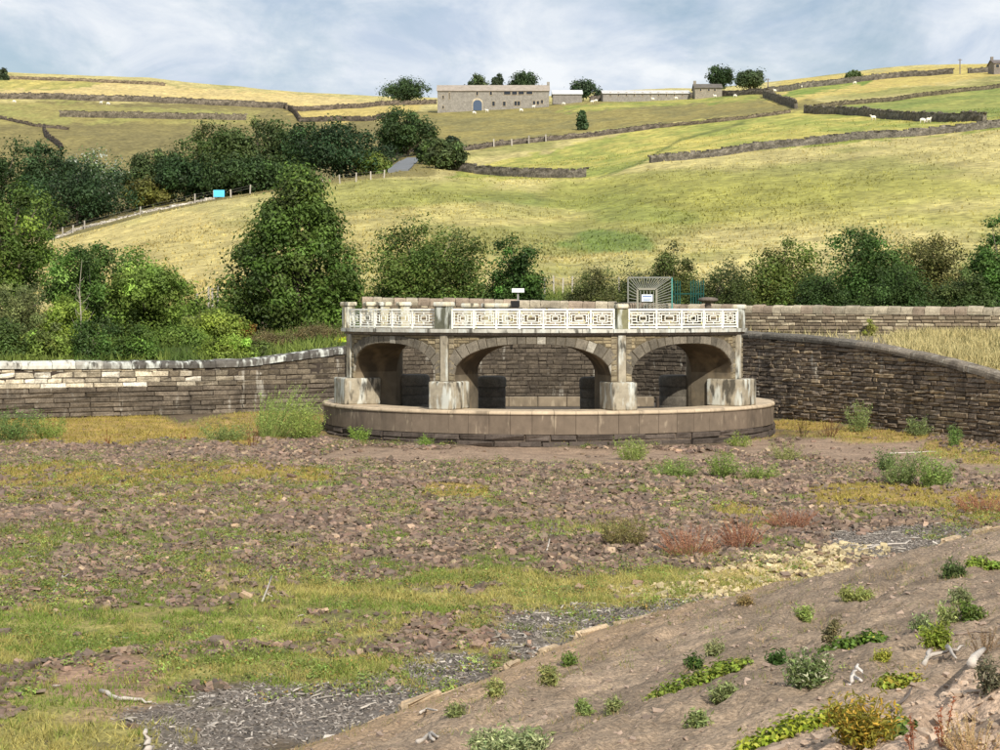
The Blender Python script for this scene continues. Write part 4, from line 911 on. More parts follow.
tree('heather_clump', 'low brown heather clump left of its neighbour at the bridge', 272, 100, 333, 50, (92, 84, 62), cat='heather', shape='bush', ncl=50, per=90, leaf=.06, clr=.15, low=0, limbs=3)
for (lab, px, dd, top, w, col) in (('dark green bush right behind the left end of the wall', 4, 3.2, 318, 60, (70, 88, 48)), ('fresh green bush behind the pale part of the wall', 46, 2.8, 326, 56, (90, 106, 52)), ('dark leafy bush behind the wall below the pale trunk', 92, 3.0, 322, 60, (60, 82, 42)),
        ('mid-green bush behind the wall right of the pale trunk', 136, 2.8, 326, 56, (74, 98, 46)), ('low yellow-green bush behind the wall before the bracken', 226, 2.6, 336, 54, (104, 122, 54)), ('low dark bush at the wall between bracken and heather', 255, 2.6, 340, 36, (76, 88, 48))):
    tree('hedge_bush', lab, px, float(wall_d(px)) + dd, top, w, col, cat='bush', shape='bush', ncl=50, per=70, leaf=.1, clr=.17, low=0, limbs=3, group=G1, var=.35)
tree('fern_tuft', 'bright yellow-green fern tuft at the left bridge end', 343, 99, 340, 16, (170, 186, 60), cat='fern', shape='bush', ncl=12, per=60, leaf=.08, clr=.22, low=0, limbs=2)
tree('rowan_bush', 'small orange-tinged bush left of the tapering tree foot', 240, 106, 316, 26, (128, 110, 56), cat='bush', shape='bush', ncl=25, per=60, leaf=.1, clr=.18, low=0, tint=(.35, C_(170, 110, 60)))
for (lab, px, d, top, w, col, nm, per, lf) in (
        ('low heathery bush behind the parapet left of the gate', 592, 108, 266, 62, (70, 76, 46), 'gorse_bush', 80, .08),
        ('dark gorse bush directly behind the steel gate', 640, 110, 258, 70, (58, 66, 40), 'gorse_bush', 80, .08),
        ('spiky dark bush rising above the steel gate', 674, 113, 248, 54, (72, 82, 44), 'hawthorn_bush', 60, .11),
        ('low dark bush behind the teal palisade fence', 716, 110, 260, 72, (60, 70, 40), 'gorse_bush', 80, .09),
        ('olive bush with ragged top right of the teal fence', 780, 112, 240, 88, (80, 92, 46), 'hawthorn_bush', 90, .13),
        ('deep green conical bush in the middle of the hedge', 866, 111, 229, 92, (58, 80, 40), 'holly_bush', 100, .13),
        ('bronze-green ragged bush right of the deep green one', 928, 113, 234, 82, (86, 88, 52), 'hawthorn_bush', 90, .12),
        ('green bush cut by the right edge above the parapet', 1000, 110, 226, 68, (64, 90, 44), 'hawthorn_bush', 90, .13),
        ('low dark bush filling the hedge below the bronze one', 900, 105, 268, 70, (54, 72, 38), 'gorse_bush', 80, .1),
        ('low dark bush filling the hedge right of the olive one', 822, 106, 262, 60, (52, 70, 38), 'gorse_bush', 80, .1),
        ('low dark bush at the right end of the hedge', 962, 105, 272, 60, (58, 72, 40), 'gorse_bush', 80, .1)):
    tree(nm, lab, px, d, top, w * 1.1, col, cat='bush', shape='bush', ncl=130, per=int(per * .75), leaf=lf, clr=.16, low=0, group=G2, var=.3)
tree('ragwort_plant', 'single green plant growing at the foot of the parapet wall', 870, float(par_d(870)) - .5, 315, 18, (120, 126, 66), cat='plant', shape='bush', ncl=14, per=50, leaf=.06, clr=.2, low=0, limbs=3)
# valley wood
for (lab, px, d, top, w, col) in (
        ('dark tree at the left edge of the valley wood', 2, 372, 142, 74, (44, 60, 40)), ('dark shrubby tree left of the white-flowered one', 48, 372, 142, 60, (42, 58, 42)),
        ('white-flowered pale tree in the valley wood', 92, 378, 150, 66, (76, 92, 70)), ('broad dark tree low on the left of the wood', 78, 345, 165, 116, (38, 54, 40)),
        ('slim grey-green tree right of the white-flowered one', 150, 366, 142, 52, (60, 72, 52)), ('autumn-tinged small tree by the field edge', 146, 350, 180, 44, (78, 80, 50)),
        ('tall feathery birch left of centre in the wood', 218, 352, 124, 72, (56, 70, 46)), ('tall feathery birch at the centre of the wood', 258, 356, 115, 76, (60, 72, 50)),
        ('dark round-topped tree right of the birches', 297, 360, 124, 62, (44, 60, 42)), ('very dark broad tree at the right end of the wood', 342, 352, 126, 88, (34, 50, 36)),
        ('dark filler tree between slim tree and birches', 184, 352, 158, 66, (42, 58, 42)), ('dark understorey tree beneath the birches', 250, 345, 160, 100, (44, 60, 40)),
        ('tall dark tree beside the lane bend', 408, 404, 106, 54, (46, 62, 42)), ('low olive bush left of the lane', 373, 350, 152, 34, (74, 86, 48)),
        ('small bushy tree right of the lane bend', 432, 352, 140, 24, (52, 66, 42)), ('ragged hedge tree right of the lane', 446, 340, 140, 32, (54, 64, 46))):
    fl = 'white-flowered' in lab and 'left' not in lab and 'right' not in lab
    tree('woodland_tree', lab, px, d, top, w * 1.12, tuple(np.array(col) * np.array([1.12, 1.12, .98])), ncl=70, per=62, leaf=.42, clr=.15, group=G3, low=.0, limbs=6, tint=(.28, C_(190, 196, 180)) if fl else None, var=.3)
b = on_hill(80, 99.5); T = thing('bare_sapling', 'bare pale-stemmed sapling in front of the left thicket', 'tree', tuple(b)); P0 = np.array(tuple(b)); A = Acc(); B_ = Acc()
A.add(*tube([P0, P0 + [.05, 0, 1.6], P0 + [-.05, .1, 3.0], P0 + [.1, 0, 4.4]], [.045, .035, .025, .008], 6), C_(158, 150, 130)); A.build('trunk', M['bark'], T)
for k in range(14):
    z_ = random.uniform(.6, 3.8); a_ = random.uniform(0, 6.28); l_ = random.uniform(.4, 1.3) * (1 - z_ / 6); p0 = P0 + [0, 0, z_]; p1 = p0 + np.array([math.cos(a_) * l_ * .6, math.sin(a_) * l_ * .3, l_ * .5]); B_.add(*tube([p0, p1, p1 + np.array([math.cos(a_) * l_ * .3, 0, l_ * .5])], [.016, .011, .004], 4), C_(150, 142, 124))
B_.build('branches', M['bark'], T)
# scattered hill and skyline trees
for (nm, lab, px, by, top, w, col, shp) in (
        ('hill_tree', 'round dark tree standing alone left of the farmhouse', 404, 104, 81, 37, (48, 64, 42), 'round'), ('hill_tree', 'small tree above the farmhouse roof, leftmost of three', 477, 99, 74, 16, (58, 70, 48), 'round'),
        ('hill_tree', 'thin dark tree above the farmhouse roof, middle of three', 496, 99, 72, 11, (48, 58, 44), 'round'), ('hill_tree', 'largest round tree above the farmhouse roof, rightmost of three', 525, 98, 70, 23, (48, 62, 42), 'round'),
        ('hill_tree', 'dark bushy tree right of the farmhouse', 583, 101, 81, 21, (46, 60, 44), 'round'), ('hill_bush', 'small dark bush beside the barn end', 601, 100, 90, 12, (44, 54, 42), 'bush'),
        ('hill_tree', 'dense round tree behind the cottage on skyline', 719, 92, 67, 22, (42, 58, 38), 'round'), ('hill_tree', 'looser tree right of the cottage on skyline', 750, 92, 69, 24, (60, 72, 52), 'round'),
        ('hill_bush', 'tiny bush on the right skyline wall', 854, 80, 71, 13, (70, 84, 52), 'bush'), ('hill_bush', 'dark bush on skyline at the left edge', 2, 80, 68, 11, (50, 60, 46), 'bush'),
        ('conifer_tree', 'small pointed conifer on the pasture below the farmhouse', 582, 130, 112, 10, (50, 66, 44), 'cone'), ('hill_bush', 'small dark bush at the bend of the pasture wall', 452, 148, 137, 13, (40, 50, 38), 'bush')):
    b = hit(px, by)
    if 'roof' in lab: b = on_hill(px, hit(492, 110).y + 24)
    tree(nm, lab, px, b.y, top, w * 1.15, tuple(np.array(col) * 1.12), cat='tree' if 'tree' in nm else 'bush', shape=shp, ncl=60, per=40, leaf=.55 if b.y > 450 else .3, clr=.2, base=b, group=G4, low=.16 if shp == 'round' else 0, limbs=6)

# ------------------------------------------------------------------ drystone walls on the hill
def hillwall(label, pts, hgt, col=(98, 92, 82), step=.9, broken=0, name='drystone_wall'):
    """pts: (column, row of the wall's foot); hgt in metres"""
    W3 = [hit(*q) for q in pts]; P3 = []
    for a, b in zip(W3[:-1], W3[1:]):
        n = max(1, int((b - a).length / step))
        for k in range(n):
            t = k / n; px = HX + F * (a.x + (b.x - a.x) * t) / (a.y + (b.y - a.y) * t); d = a.y + (b.y - a.y) * t; P3.append((px, d))
    P3.append((HX + F * W3[-1].x / W3[-1].y, W3[-1].y)); P3 = np.array(P3); z = hill_z(P3[:, 0], P3[:, 1]); x = (P3[:, 0] - HX) / F * P3[:, 1]; y = P3[:, 1]; n = len(x)
    T = thing(name, label, 'wall', (x[n // 2], y[n // 2], z[n // 2]), 'drystone walls between the hill fields')
    tx = np.gradient(x); ty = np.gradient(y); l = np.hypot(tx, ty); nx, ny = -ty / l, tx / l; V = []; f = []; cc = []
    hgt = hgt * .82; hh = hgt * (1 + rng.normal(0, .07, n)) * (1 - broken * rng.uniform(0, 1, n)); C0 = C_(*col)
    for k in range(n):
        for (o, q) in ((-.42, -.6), (-.40, .3), (-.36, .62), (-.3, .9), (.3, .9), (.4, .3), (.42, -.6)):
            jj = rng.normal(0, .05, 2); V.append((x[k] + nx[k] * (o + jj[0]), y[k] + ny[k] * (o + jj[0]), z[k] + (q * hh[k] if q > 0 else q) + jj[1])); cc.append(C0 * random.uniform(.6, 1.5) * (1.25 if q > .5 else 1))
    for k in range(n - 1):
        for p in range(6): f.append([k * 7 + p, k * 7 + p + 1, (k + 1) * 7 + p + 1, (k + 1) * 7 + p])
    f += [list(range(7)), [(n - 1) * 7 + p for p in range(7)][::-1]]
    obj('wall_body', V, f, np.array(cc), M['farwall'], T)
    A = Acc()                                    # upright cope stones
    for k in range(n):
        w = random.uniform(.75, 1.1) * step; Vb = box((-w / 2, -.26, 0), (w / 2, .26, random.uniform(.18, .27) * hgt * .9)) + rng.normal(0, .05, (8, 3)); ca, sa = tx[k] / l[k], ty[k] / l[k]
        A.add(np.stack([Vb[:, 0] * ca - Vb[:, 1] * sa + x[k], Vb[:, 0] * sa + Vb[:, 1] * ca + y[k], Vb[:, 2] + z[k] + hh[k] * .86], 1), BOXF, C0 * random.uniform(.75, 1.5))
    A.build('cope', M['farwall'], T); return T
hillwall('long drystone wall along the top of the big right field', [(650, 163), (668, 161), (705, 158), (760, 150), (830, 143), (900, 137), (1000, 127), (1060, 120)], 1.5)
hillwall('dark drystone wall slanting down from gate to the right pasture corner', [(805, 113), (840, 114.5), (880, 118), (925, 121.5), (985, 122)], 2.0, (96, 90, 80))
hillwall('short broken drystone wall stub right of the lane', [(452, 170), (478, 174), (520, 177), (560, 178), (586, 177)], 1.7, (90, 84, 74))
hillwall('drystone wall curving below the brown pasture', [(430, 160), (455, 151), (490, 147), (540, 142), (600, 136), (660, 128)], 1.3, (92, 84, 74))
hillwall('faint drystone wall between brown pasture and green slope', [(660, 128), (720, 122), (790, 113)], .9, (98, 88, 72))
hillwall('short dark wall dropping from the skyline wall to the gate', [(764, 97), (775, 101), (790, 106), (796, 109)], 2.3, (94, 88, 78))
hillwall('drystone wall on the skyline right of the cottage', [(768, 93), (800, 88.5), (860, 82), (900, 77.5), (953, 74)], 2.2, (94, 88, 78))
hillwall('short skyline wall at the far right building', [(968, 73.5), (985, 72.5), (1010, 72)], 2.0, (94, 88, 78))
hillwall('thin wall across the straw field at upper right', [(815, 109), (860, 104), (920, 97), (1000, 88), (1050, 84)], 1.2, (92, 84, 66))
hillwall('farmyard wall from barn to cottage along the skyline', [(590, 101.5), (640, 99), (700, 98), (768, 94)], 2.0, (94, 86, 76))
hillwall('long wall crossing the upper left moor', [(-50, 98), (0, 99), (80, 101), (160, 103), (230, 106), (286, 109)], 2.3, (96, 88, 76))
hillwall('shorter wall below the long moor wall at left', [(60, 117), (110, 118), (180, 119.5), (246, 120.5)], 2.1, (100, 92, 78))
hillwall('collapsed wall line on the brown slope at far left', [(0, 119), (14, 122), (32, 126), (68, 130)], 1.1, (92, 82, 70), broken=.6)
hillwall('dark broken wall running down into the left wood', [(44, 130), (46, 137), (54, 143), (62, 150)], 1.8, (70, 64, 58), broken=.5)
hillwall('low wall on the left skyline', [(-40, 78.5), (20, 79.5), (60, 81), (110, 83), (165, 86)], 1.3, (110, 98, 80))
hillwall('wall dropping from the moor wall to the straw field', [(282, 107), (290, 111), (296, 116), (300, 122)], 1.8, (80, 72, 64))
hillwall('wall running up to the lone round tree', [(286, 110), (330, 110), (380, 106), (436, 104)], 1.8, (98, 88, 76))
hillwall('wall curving between straw strip and wood', [(300, 122), (340, 121), (372, 121), (400, 116)], 1.7, (84, 76, 66))
hillwall('low tumbled wall along the big field edge by the wood', [(50, 240), (75, 231), (110, 222), (150, 212), (190, 204), (215, 199)], .55, (170, 162, 148), broken=.6, step=.7)
hillwall('stone wall beside the grey lane', [(392, 157), (402, 154), (416, 151)], 1.6, (96, 86, 78))

# ------------------------------------------------------------------ lane
L0 = []
for (px, py, w) in ((396, 180, 4.6), (400, 174, 4.4), (407, 168, 4.2), (412, 162, 4.2), (417, 158, 4.2), (424, 152, 4.2)):
    b = hit(px, py); L0.append((b, w))
A = Acc(); VV = []
q = [on_hill(px, d) for px, d in ((398, 332), (401, 340), (404.5, 352), (408, 364), (412, 378), (416, 392))]
for b in q:
    for s_ in (-1, 1): VV.append((b.x + s_ * 1.7, b.y, b.z + .35))
for b in q:
    for s_ in (-1, 1): VV.append((b.x + s_ * 1.7, b.y, b.z - 1.2))
m = len(q); ff = [[2 * k, 2 * k + 1, 2 * k + 3, 2 * k + 2] for k in range(m - 1)] + [[2 * k, 2 * k + 2, 2 * m + 2 * k + 2, 2 * m + 2 * k] for k in range(m - 1)] + [[2 * k + 1, 2 * m + 2 * k + 1, 2 * m + 2 * k + 3, 2 * k + 3] for k in range(m - 1)] + [[0, 2 * m, 2 * m + 1, 1]]
tag(obj('lane', VV, ff, C_(116, 118, 120), M['asphalt']), kind='structure')

# ------------------------------------------------------------------ buildings
def quadbox(T, name, x0, x1, y0, y1, z0, z1, col, mat): return obj(name, box((x0, y0, z0), (x1, y1, z1)), BOXF, C_(*col), mat, T)
def building(name, label, px0, px1, d, eave, ridge, foot, depth, wallc, roofc, wins=(), cat='building', chim=(), over=.4):
    X0, X1 = (px0 - HX) / F * d, (px1 - HX) / F * d; zf = zpy(foot, d) - 1.0; ze = zpy(eave, d); zr = zpy(ridge, d)
    T = thing(name, label, cat, ((X0 + X1) / 2, d, zf + 1))
    V_ = [(X0, d, zf), (X1, d, zf), (X1, d + depth, zf), (X0, d + depth, zf), (X0, d, ze), (X1, d, ze), (X1, d + depth, ze), (X0, d + depth, ze), (X0, d + depth / 2, zr - .1), (X1, d + depth / 2, zr - .1)]
    obj('wall', V_, [[0, 1, 5, 4], [1, 2, 6, 9, 5], [2, 3, 7, 6], [3, 0, 4, 8, 7]], C_(*wallc), M['house'], T)
    ro = Acc(); t = .22
    for s_ in (0, 1):
        ye = d - over if s_ == 0 else d + depth + over; yr = d + depth / 2; zl = ze - (zr - ze) * over / (depth / 2)
        a = [(X0 - .3, ye, zl), (X1 + .3, ye, zl), (X1 + .3, yr, zr), (X0 - .3, yr, zr)]; b = [(p_[0], p_[1], p_[2] + t) for p_ in a]; ro.add(a + b, BOXF, C_(*roofc))
    R = ro.build('roof', M['roof'], T)
    for cpx in chim:
        x = (cpx - HX) / F * d; c = quadbox(R, 'chimney', x - .42, x + .42, d + depth / 2 - .4, d + depth / 2 + .4, zr - .5, zr + 1.2, wallc, M['house'])
    for (a, b, t0, t1, kind) in wins:
        x0, x1 = (a - HX) / F * d, (b - HX) / F * d; z1, z0 = zpy(t0, d), zpy(t1, d)
        f = quadbox(T, 'window' if kind != 'door' else 'door', x0 - .15, x1 + .15, d - .10, d + .1, z0 - .18, z1 + .18, (166, 152, 128), M['house'])
        quadbox(f, 'pane', x0, x1, d - .14, d - .10, z0, z1, (38, 42, 48) if kind != 'door' else (52, 66, 82), M['glass'])
    return T
fw = [(442.5, 444, 95.5, 98.5, 'w'), (442.5, 444, 105.8, 108.5, 'w'), (449, 449.8, 92.5, 99, 'w'), (476.3, 478, 91.7, 95.3, 'w'), (490, 492, 91.7, 95, 'w'), (492.3, 494.8, 101.5, 106, 'w'), (503, 505.6, 101.5, 106, 'w'),
      (504, 510.5, 91.3, 94.6, 'w'), (512, 517, 91.3, 94.6, 'w'), (518.5, 524, 91.3, 94.4, 'w'), (526.5, 532.5, 91.3, 94.3, 'w'), (514.3, 516.8, 101.2, 105.5, 'w'), (517.6, 520, 101.2, 105.5, 'w'),
      (533, 535.2, 101, 104.5, 'w'), (536.8, 539, 101, 104.5, 'w'), (541, 543, 100, 103.5, 'w')]
fd_ = hit(492, 110).y
fh = building('farmhouse', 'long low stone farmhouse with arched barn doorway on the hilltop', 437.5, 549, fd_, 90.6, 84.2, 111, 9, (140, 134, 124), (160, 148, 134), fw, chim=(548.6,))
def fx(px): return (px - HX) / F * fd_
def fz(py): return zpy(py, fd_)
arch = [(fx(473), fz(110.5)), (fx(473), fz(104))] + [(fx(477.5) - (fx(477.5) - fx(473)) * math.cos(w), fz(104) + 1.25 * math.sin(w)) for w in np.linspace(.2, math.pi - .2, 9)] + [(fx(482), fz(104)), (fx(482), fz(110.5))]
def arch_part(name, sc, y0, y1, col, parent, mat):
    cxm = fx(477.5); zb = fz(110.5); pts = [(cxm + (x - cxm) * sc, zb + (z - zb) * sc) for x, z in arch]; n = len(pts)
    return obj(name, [(x, y0, z) for x, z in pts] + [(x, y1, z) for x, z in pts], [list(range(n))] + [[k, (k + 1) % n, n + (k + 1) % n, n + k] for k in range(n)], C_(*col), mat, parent)
ad = arch_part('arched_doorway', 1.18, fd_ - .12, fd_ + .1, (190, 176, 150), fh, M['house']); arch_part('door_leaf', 1.0, fd_ - .16, fd_ - .10, (74, 88, 108), ad, M['paint'])
bd = fd_ + 6
building('barn', 'long pale-roofed barn right of the farmhouse', 603, 690, bd + 14, 93.5, 88.6, 100, 14, (140, 134, 124), (196, 194, 190), [(610 + 8 * k, 611 + 8 * k, 92.8, 96, 'w') for k in range(10)])
building('shed', 'white-roofed shed between farmhouse and dark bushy tree', 553, 582, fd_ + 25, 94, 89, 101, 10, (134, 128, 120), (204, 204, 202))
building('cottage', 'small grey cottage with chimney at left on the skyline', 695, 722, bd + 8, 87.8, 83.2, 98, 8, (140, 132, 118), (104, 98, 90), [(700, 701.6, 89, 91, 'w'), (708, 709.6, 89, 91, 'w'), (714, 715.6, 89, 91, 'w')], chim=(696,))
building('hilltop_house', 'grey house cut off by the right edge on the skyline', 994, 1030, hit(990, 76).y + 8, 63, 59, 74, 8, (128, 120, 112), (112, 104, 100), [(996, 999, 64.5, 67.5, 'w')], chim=(995,))
def pole(label, px, foot, top, d=None):
    b = hit(px, foot); V_, f_ = bar((b.x, b.y, b.z - .5), (b.x, b.y, zpy(top, b.y)), .3); T = thing('telegraph_pole', label, 'pole', tuple(b)); obj('shaft', V_, f_, C_(120, 112, 108), M['bark'], T)
    V_, f_ = bar((b.x - .7, b.y, zpy(top + .8, b.y)), (b.x + .7, b.y, zpy(top + .8, b.y)), .16); obj('crossarm', V_, f_, C_(120, 112, 108), M['bark'], T)
pole('thin telegraph pole on the skyline left of the right-edge house', 960, 74, 59); pole('thin telegraph pole on skyline right of the loose tree', 768, 92, 78.5)

# ------------------------------------------------------------------ fences, sign
def fence(label, posts, h, w=.14, wires=2, col=(168, 160, 148), name='post_and_wire_fence', hitf=hit):
    P_ = [hitf(a, b) for a, b in posts]; c = P_[len(P_) // 2]; T = thing(name, label, 'fence', tuple(c)); tops = []
    for q_ in P_:
        lx, ly = random.uniform(-.12, .12), random.uniform(-.05, .05); hh = h * random.uniform(.85, 1.12); V_, f_ = bar((q_.x, q_.y, q_.z - .3), (q_.x + lx, q_.y + ly, q_.z + hh), w); obj('post', V_, f_, C_(*col) * random.uniform(.75, 1.15), M['wood'], T); tops.append((q_.x + lx * .8, q_.y + ly, q_.z + hh))
    for k in range(wires):
        A = Acc()
        for a, b in zip(tops[:-1], tops[1:]): A.add(*bar((a[0], a[1], a[2] - .12 - .4 * k), (b[0], b[1], b[2] - .12 - .4 * k), .02), C_(130, 126, 120))
        A.build('wire', M['metal'], T)
    return T
fence('leaning pale fence posts along the field edge by the wood', [(50, 239), (63, 236), (73, 233), (85, 229), (140, 215), (195, 203), (214, 199), (231, 197.5), (250, 194), (263, 191), (290, 187), (322, 186), (340, 184), (356, 182), (371, 180), (384, 178)], 1.4, .2)
hn = lambda a, b: on_hill(a, b)
fence('weathered fence posts in the gap left of the tapering tree', [(196, 131), (209, 132), (213, 133), (217.5, 134)], 1.5, .12, hitf=hn)
fence('fence posts along the field foot behind the middle of the bridge', [(545, 140), (554, 140), (563, 141), (572, 141), (594, 141), (620, 141)], 1.35, .1, hitf=hn)
fence('short fence by the field foot above the right hedge', [(900, 133), (912, 133), (924, 133), (936, 133)], 1.3, .1, hitf=hn)
fence('posts along the brown pasture wall', [(494, 147), (512, 146), (529, 144), (546, 142)], 1.7, .3, 1)
b = hit(219, 199)
T = thing('sign_board', 'bright blue sign board on two posts at the field edge', 'sign', tuple(b)); z0 = zpy(197, b.y); z1 = zpy(190, b.y); x0 = (213.5 - HX) / F * b.y; x1 = (224.5 - HX) / F * b.y
obj('board', box((x0, b.y - .05, z0), (x1, b.y + .03, z1)), BOXF, C_(96, 198, 232), M['paint'], T)
for x in (x0 + .2, x1 - .2): obj('leg', box((x - .07, b.y + .032, b.z - .4), (x + .07, b.y + .13, z1 - .1)), BOXF, C_(130, 124, 116), M['wood'], T)

# ------------------------------------------------------------------ sheep
def sheep_mesh(graze):
    bm = bmesh.new()
    def ell(c, s, sub=2):
        r = bmesh.ops.create_icosphere(bm, subdivisions=sub, radius=1)
        for v in r['verts']: v.co = Vector((v.co.x * s[0] + c[0], v.co.y * s[1] + c[1], v.co.z * s[2] + c[2]))
    ell((0, 0, .72), (.58, .3, .32)); ell((-.12, 0, .7), (.45, .31, .33))
    if graze: ell((.55, 0, .55), (.17, .14, .26)); ell((.72, 0, .28), (.12, .09, .17))
    else: ell((.55, 0, .95), (.16, .14, .24)); ell((.72, 0, 1.1), (.18, .09, .11))
    for x in (-.38, .36):
        for y in (-.15, .15):
            r = bmesh.ops.create_cone(bm, segments=7, radius1=.045, radius2=.09, depth=.55, cap_ends=True)
            for v in r['verts']: v.co += Vector((x, y, .275))
    me = bpy.data.meshes.new('sheep_body'); bm.to_mesh(me); bm.free()
    c = np.tile(np.array([*C_(232, 226, 208), 1.0]), (len(me.vertices), 1)); co = np.array([tuple(v.co) for v in me.vertices]); k = (co[:, 0] > .64) | (co[:, 2] < .3); c[k, :3] = C_(176, 164, 146)
    a = me.color_attributes.new('Col', 'FLOAT_COLOR', 'POINT'); a.data.foreach_set('color', c.astype(np.float32).reshape(-1)); me.materials.append(M['wool']); return me
SM = [sheep_mesh(True), sheep_mesh(False)]
for k, (px, py, lab) in enumerate(((474, 114.5, 'sheep grazing just below the arched farmhouse doorway'), (487, 112.5, 'sheep grazing below the farmhouse front, right of the doorway'), (521, 112, 'sheep below the middle farmhouse windows'), (533.5, 108.5, 'sheep near the right end of the farmhouse'),
        (563.5, 105.5, 'sheep on the grass right of the farmhouse gable'), (592, 103.5, 'sheep below the dark bushy tree, left of a pair'), (596, 102.5, 'sheep below the dark bushy tree, right of a pair'), (653, 101, 'sheep on the pasture below the barn'), (676, 100, 'sheep on the pasture below the barn end'),
        (715, 98, 'sheep grazing below the cottage'), (735, 97.5, 'sheep grazing right of the cottage'), (775, 92.5, 'sheep near the skyline wall by its bend'), (789, 90.5, 'sheep right of the wall bend on green grass'), (801, 88.5, 'sheep standing close under the skyline wall'), (855, 84.5, 'sheep below the tiny skyline bush'),
        (873.5, 120.5, 'sheep below the dark slanting wall'), (922.5, 123.5, 'sheep at the wall corner on the right, left of a pair'), (928.5, 123, 'sheep at the wall corner on the right, right of a pair'), (14, 103.5, 'sheep on the moor at far left below the long wall'), (101, 104.5, 'sheep below the long moor wall, left of a pair'), (108, 105.5, 'sheep below the long moor wall, right of a pair'))):
    b = hit(px, py); o = link('sheep', SM[k % 2]); o.location = b; o.rotation_euler = (0, 0, random.choice((0, math.pi)) + random.uniform(-.5, .5)); o.scale = (.95,) * 3; tag(o, lab, 'sheep', 'sheep on the hill pastures')

# ------------------------------------------------------------------ plants on the floor and the dam slope
def plant(name, label, px, py, hpx, wpx, col, kind='bushy', cat='plant', n=None, tint=None, leaf=None, lean=0):
    x, y, z = gp(px, py); s = y / F; h = hpx * s; w = wpx * s; T = thing(name, label, cat, (x, y, z)); P0 = np.array([x, y, z]); c0 = C_(*col); A = Acc(); LV = []; LC = []
    ns = int((n or 14) * 1.5); leaf = (leaf or .04) * .6
    for k in range(ns):
        a = random.uniform(0, 6.28); r = math.sqrt(random.random())
        if kind == 'mat':
            rx = (random.uniform(-1, 1)) * w / 2
            if vn(rx / w * 7 + px, py * .1, 5) < .3: continue
            rx = rx + random.gauss(0, .04) * w; ry = random.gauss(0, .09) * w + .35 * rx; bx, by = x + rx, y + ry; bz = float(ground_z(bx, by)); hh = h * random.uniform(.4, 1) * (1 - abs(rx / (w / 2)) ** 3 * .6)
            c = np.array([[bx, by, bz + hh * .4]]); V, C = leaves(c, np.array([max(hh, leaf * 2.5)]), 26, leaf, c0, .3, .7, 1.0, tint); LV.append(V); LC.append(C); continue
        hh = h * random.uniform(.35, 1.25); base = P0 + np.array([math.cos(a) * r * w * .28, math.sin(a) * r * w * .28, -.02]); tip = base + np.array([math.cos(a) * r * w * .3 + lean * hh + random.gauss(0, .1) * hh, math.sin(a) * r * w * .3, hh * (1 - .2 * r)])
        mid = (base + tip) / 2 + np.array([0, 0, hh * .1]); A.add(*tube([base, mid, tip], [leaf * .09 + .002, leaf * .07 + .0015, .0015], 4), c0 * .8)
        m = 38 if kind == 'bushy' else 34; t = rng.uniform(.12 if kind == 'bushy' else .35, 1, m)[:, None]; pc = base * (1 - t) ** 2 + 2 * mid * t * (1 - t) + tip * t ** 2
        if kind == 'spike': pc = pc + rng.normal(0, leaf * .35, pc.shape); lf = leaf * .5
        else: pc = pc + rng.normal(0, leaf * 1.5, pc.shape); lf = leaf
        V, C = leaves(pc, np.full(m, leaf * .3), 1, lf * 1.25, c0, .3, 1, .5, tint, .55); LV.append(V); LC.append(C)
    build_leaves('foliage', np.concatenate(LV), np.concatenate(LC), T)
    if A.n: A.build('stems', M['bark'], T)
    return T
Yt = C_(214, 186, 60)
# dam slope
plant('shrub', 'round pale-tipped green shrub casting a shadow on the dam slope', 807, 686, 36, 44, (112, 126, 76), n=34, tint=(.14, C_(206, 206, 170)), leaf=.035)
plant('shrub', 'yellow and orange shrub at the lower right of the slope', 866, 742, 42, 66, (140, 132, 52), n=34, tint=(.3, C_(206, 168, 70)), leaf=.035)
plant('leafy_mat', 'bright lime-green leafy mat at bottom right beside the yellow shrub', 790, 735, 20, 104, (132, 146, 44), 'mat', n=110, tint=(.35, C_(184, 186, 72)), leaf=.04)
plant('leafy_mat', 'long yellow-green leafy mat across the middle of the dam slope', 700, 684, 15, 96, (118, 132, 52), 'mat', n=80, tint=(.1, C_(170, 168, 76)), leaf=.045)
plant('leafy_mat', 'low dark green mat right of the middle, by the forked driftwood', 853, 646, 13, 66, (92, 116, 44), 'mat', n=50, tint=(.06, C_(170, 168, 76)), leaf=.045)
plant('leafy_mat', 'green and yellow low growth above the yellow shrub', 902, 688, 15, 40, (140, 148, 56), 'mat', n=36, tint=(.2, C_(190, 172, 70)), leaf=.04)
plant('leafy_mat', 'green bramble spreading below the long bleached branch', 898, 735, 14, 34, (92, 112, 50), 'mat', n=34, leaf=.045)
plant('leafy_mat', 'small green patch at the right under the slope top', 985, 566, 9, 36, (128, 146, 60), 'mat', n=34, leaf=.05)
plant('weed', 'bright green bushy weed near the right edge of the slope', 938, 644, 18.3352, 23.22, (134, 146, 58), n=18, leaf=.035)
plant('weed', 'dark green bushy weed right of its bright neighbour', 972, 620, 15.5144, 23.22, (96, 114, 50), n=18, leaf=.035)
plant('weed', 'grey-green feathery weed left of the bright bushy one', 922, 632, 16.9248, 20.124, (132, 142, 96), n=16, leaf=.03)
plant('weed', 'pale feathery weed above the bright bushy one', 948, 622, 18.3352, 17.028, (150, 158, 98), n=16, leaf=.03)
plant('weed', 'dark round weed high on the slope at right', 954, 577, 14.104, 18.576, (88, 104, 58), n=16, leaf=.045)
plant('weed', 'pair of thin pale weeds left of the dark round one', 960, 602, 15.5144, 23.22, (140, 146, 100), n=12, leaf=.035)
plant('weed', 'yellow-green tuft beside the small mat by the driftwood', 882, 660, 10.578, 10.836, (166, 166, 70), n=14, leaf=.025)
plant('weed', 'thin upright weed on the slope above the long mat', 803, 620, 14.104, 12.384, (142, 156, 84), n=10, leaf=.04)
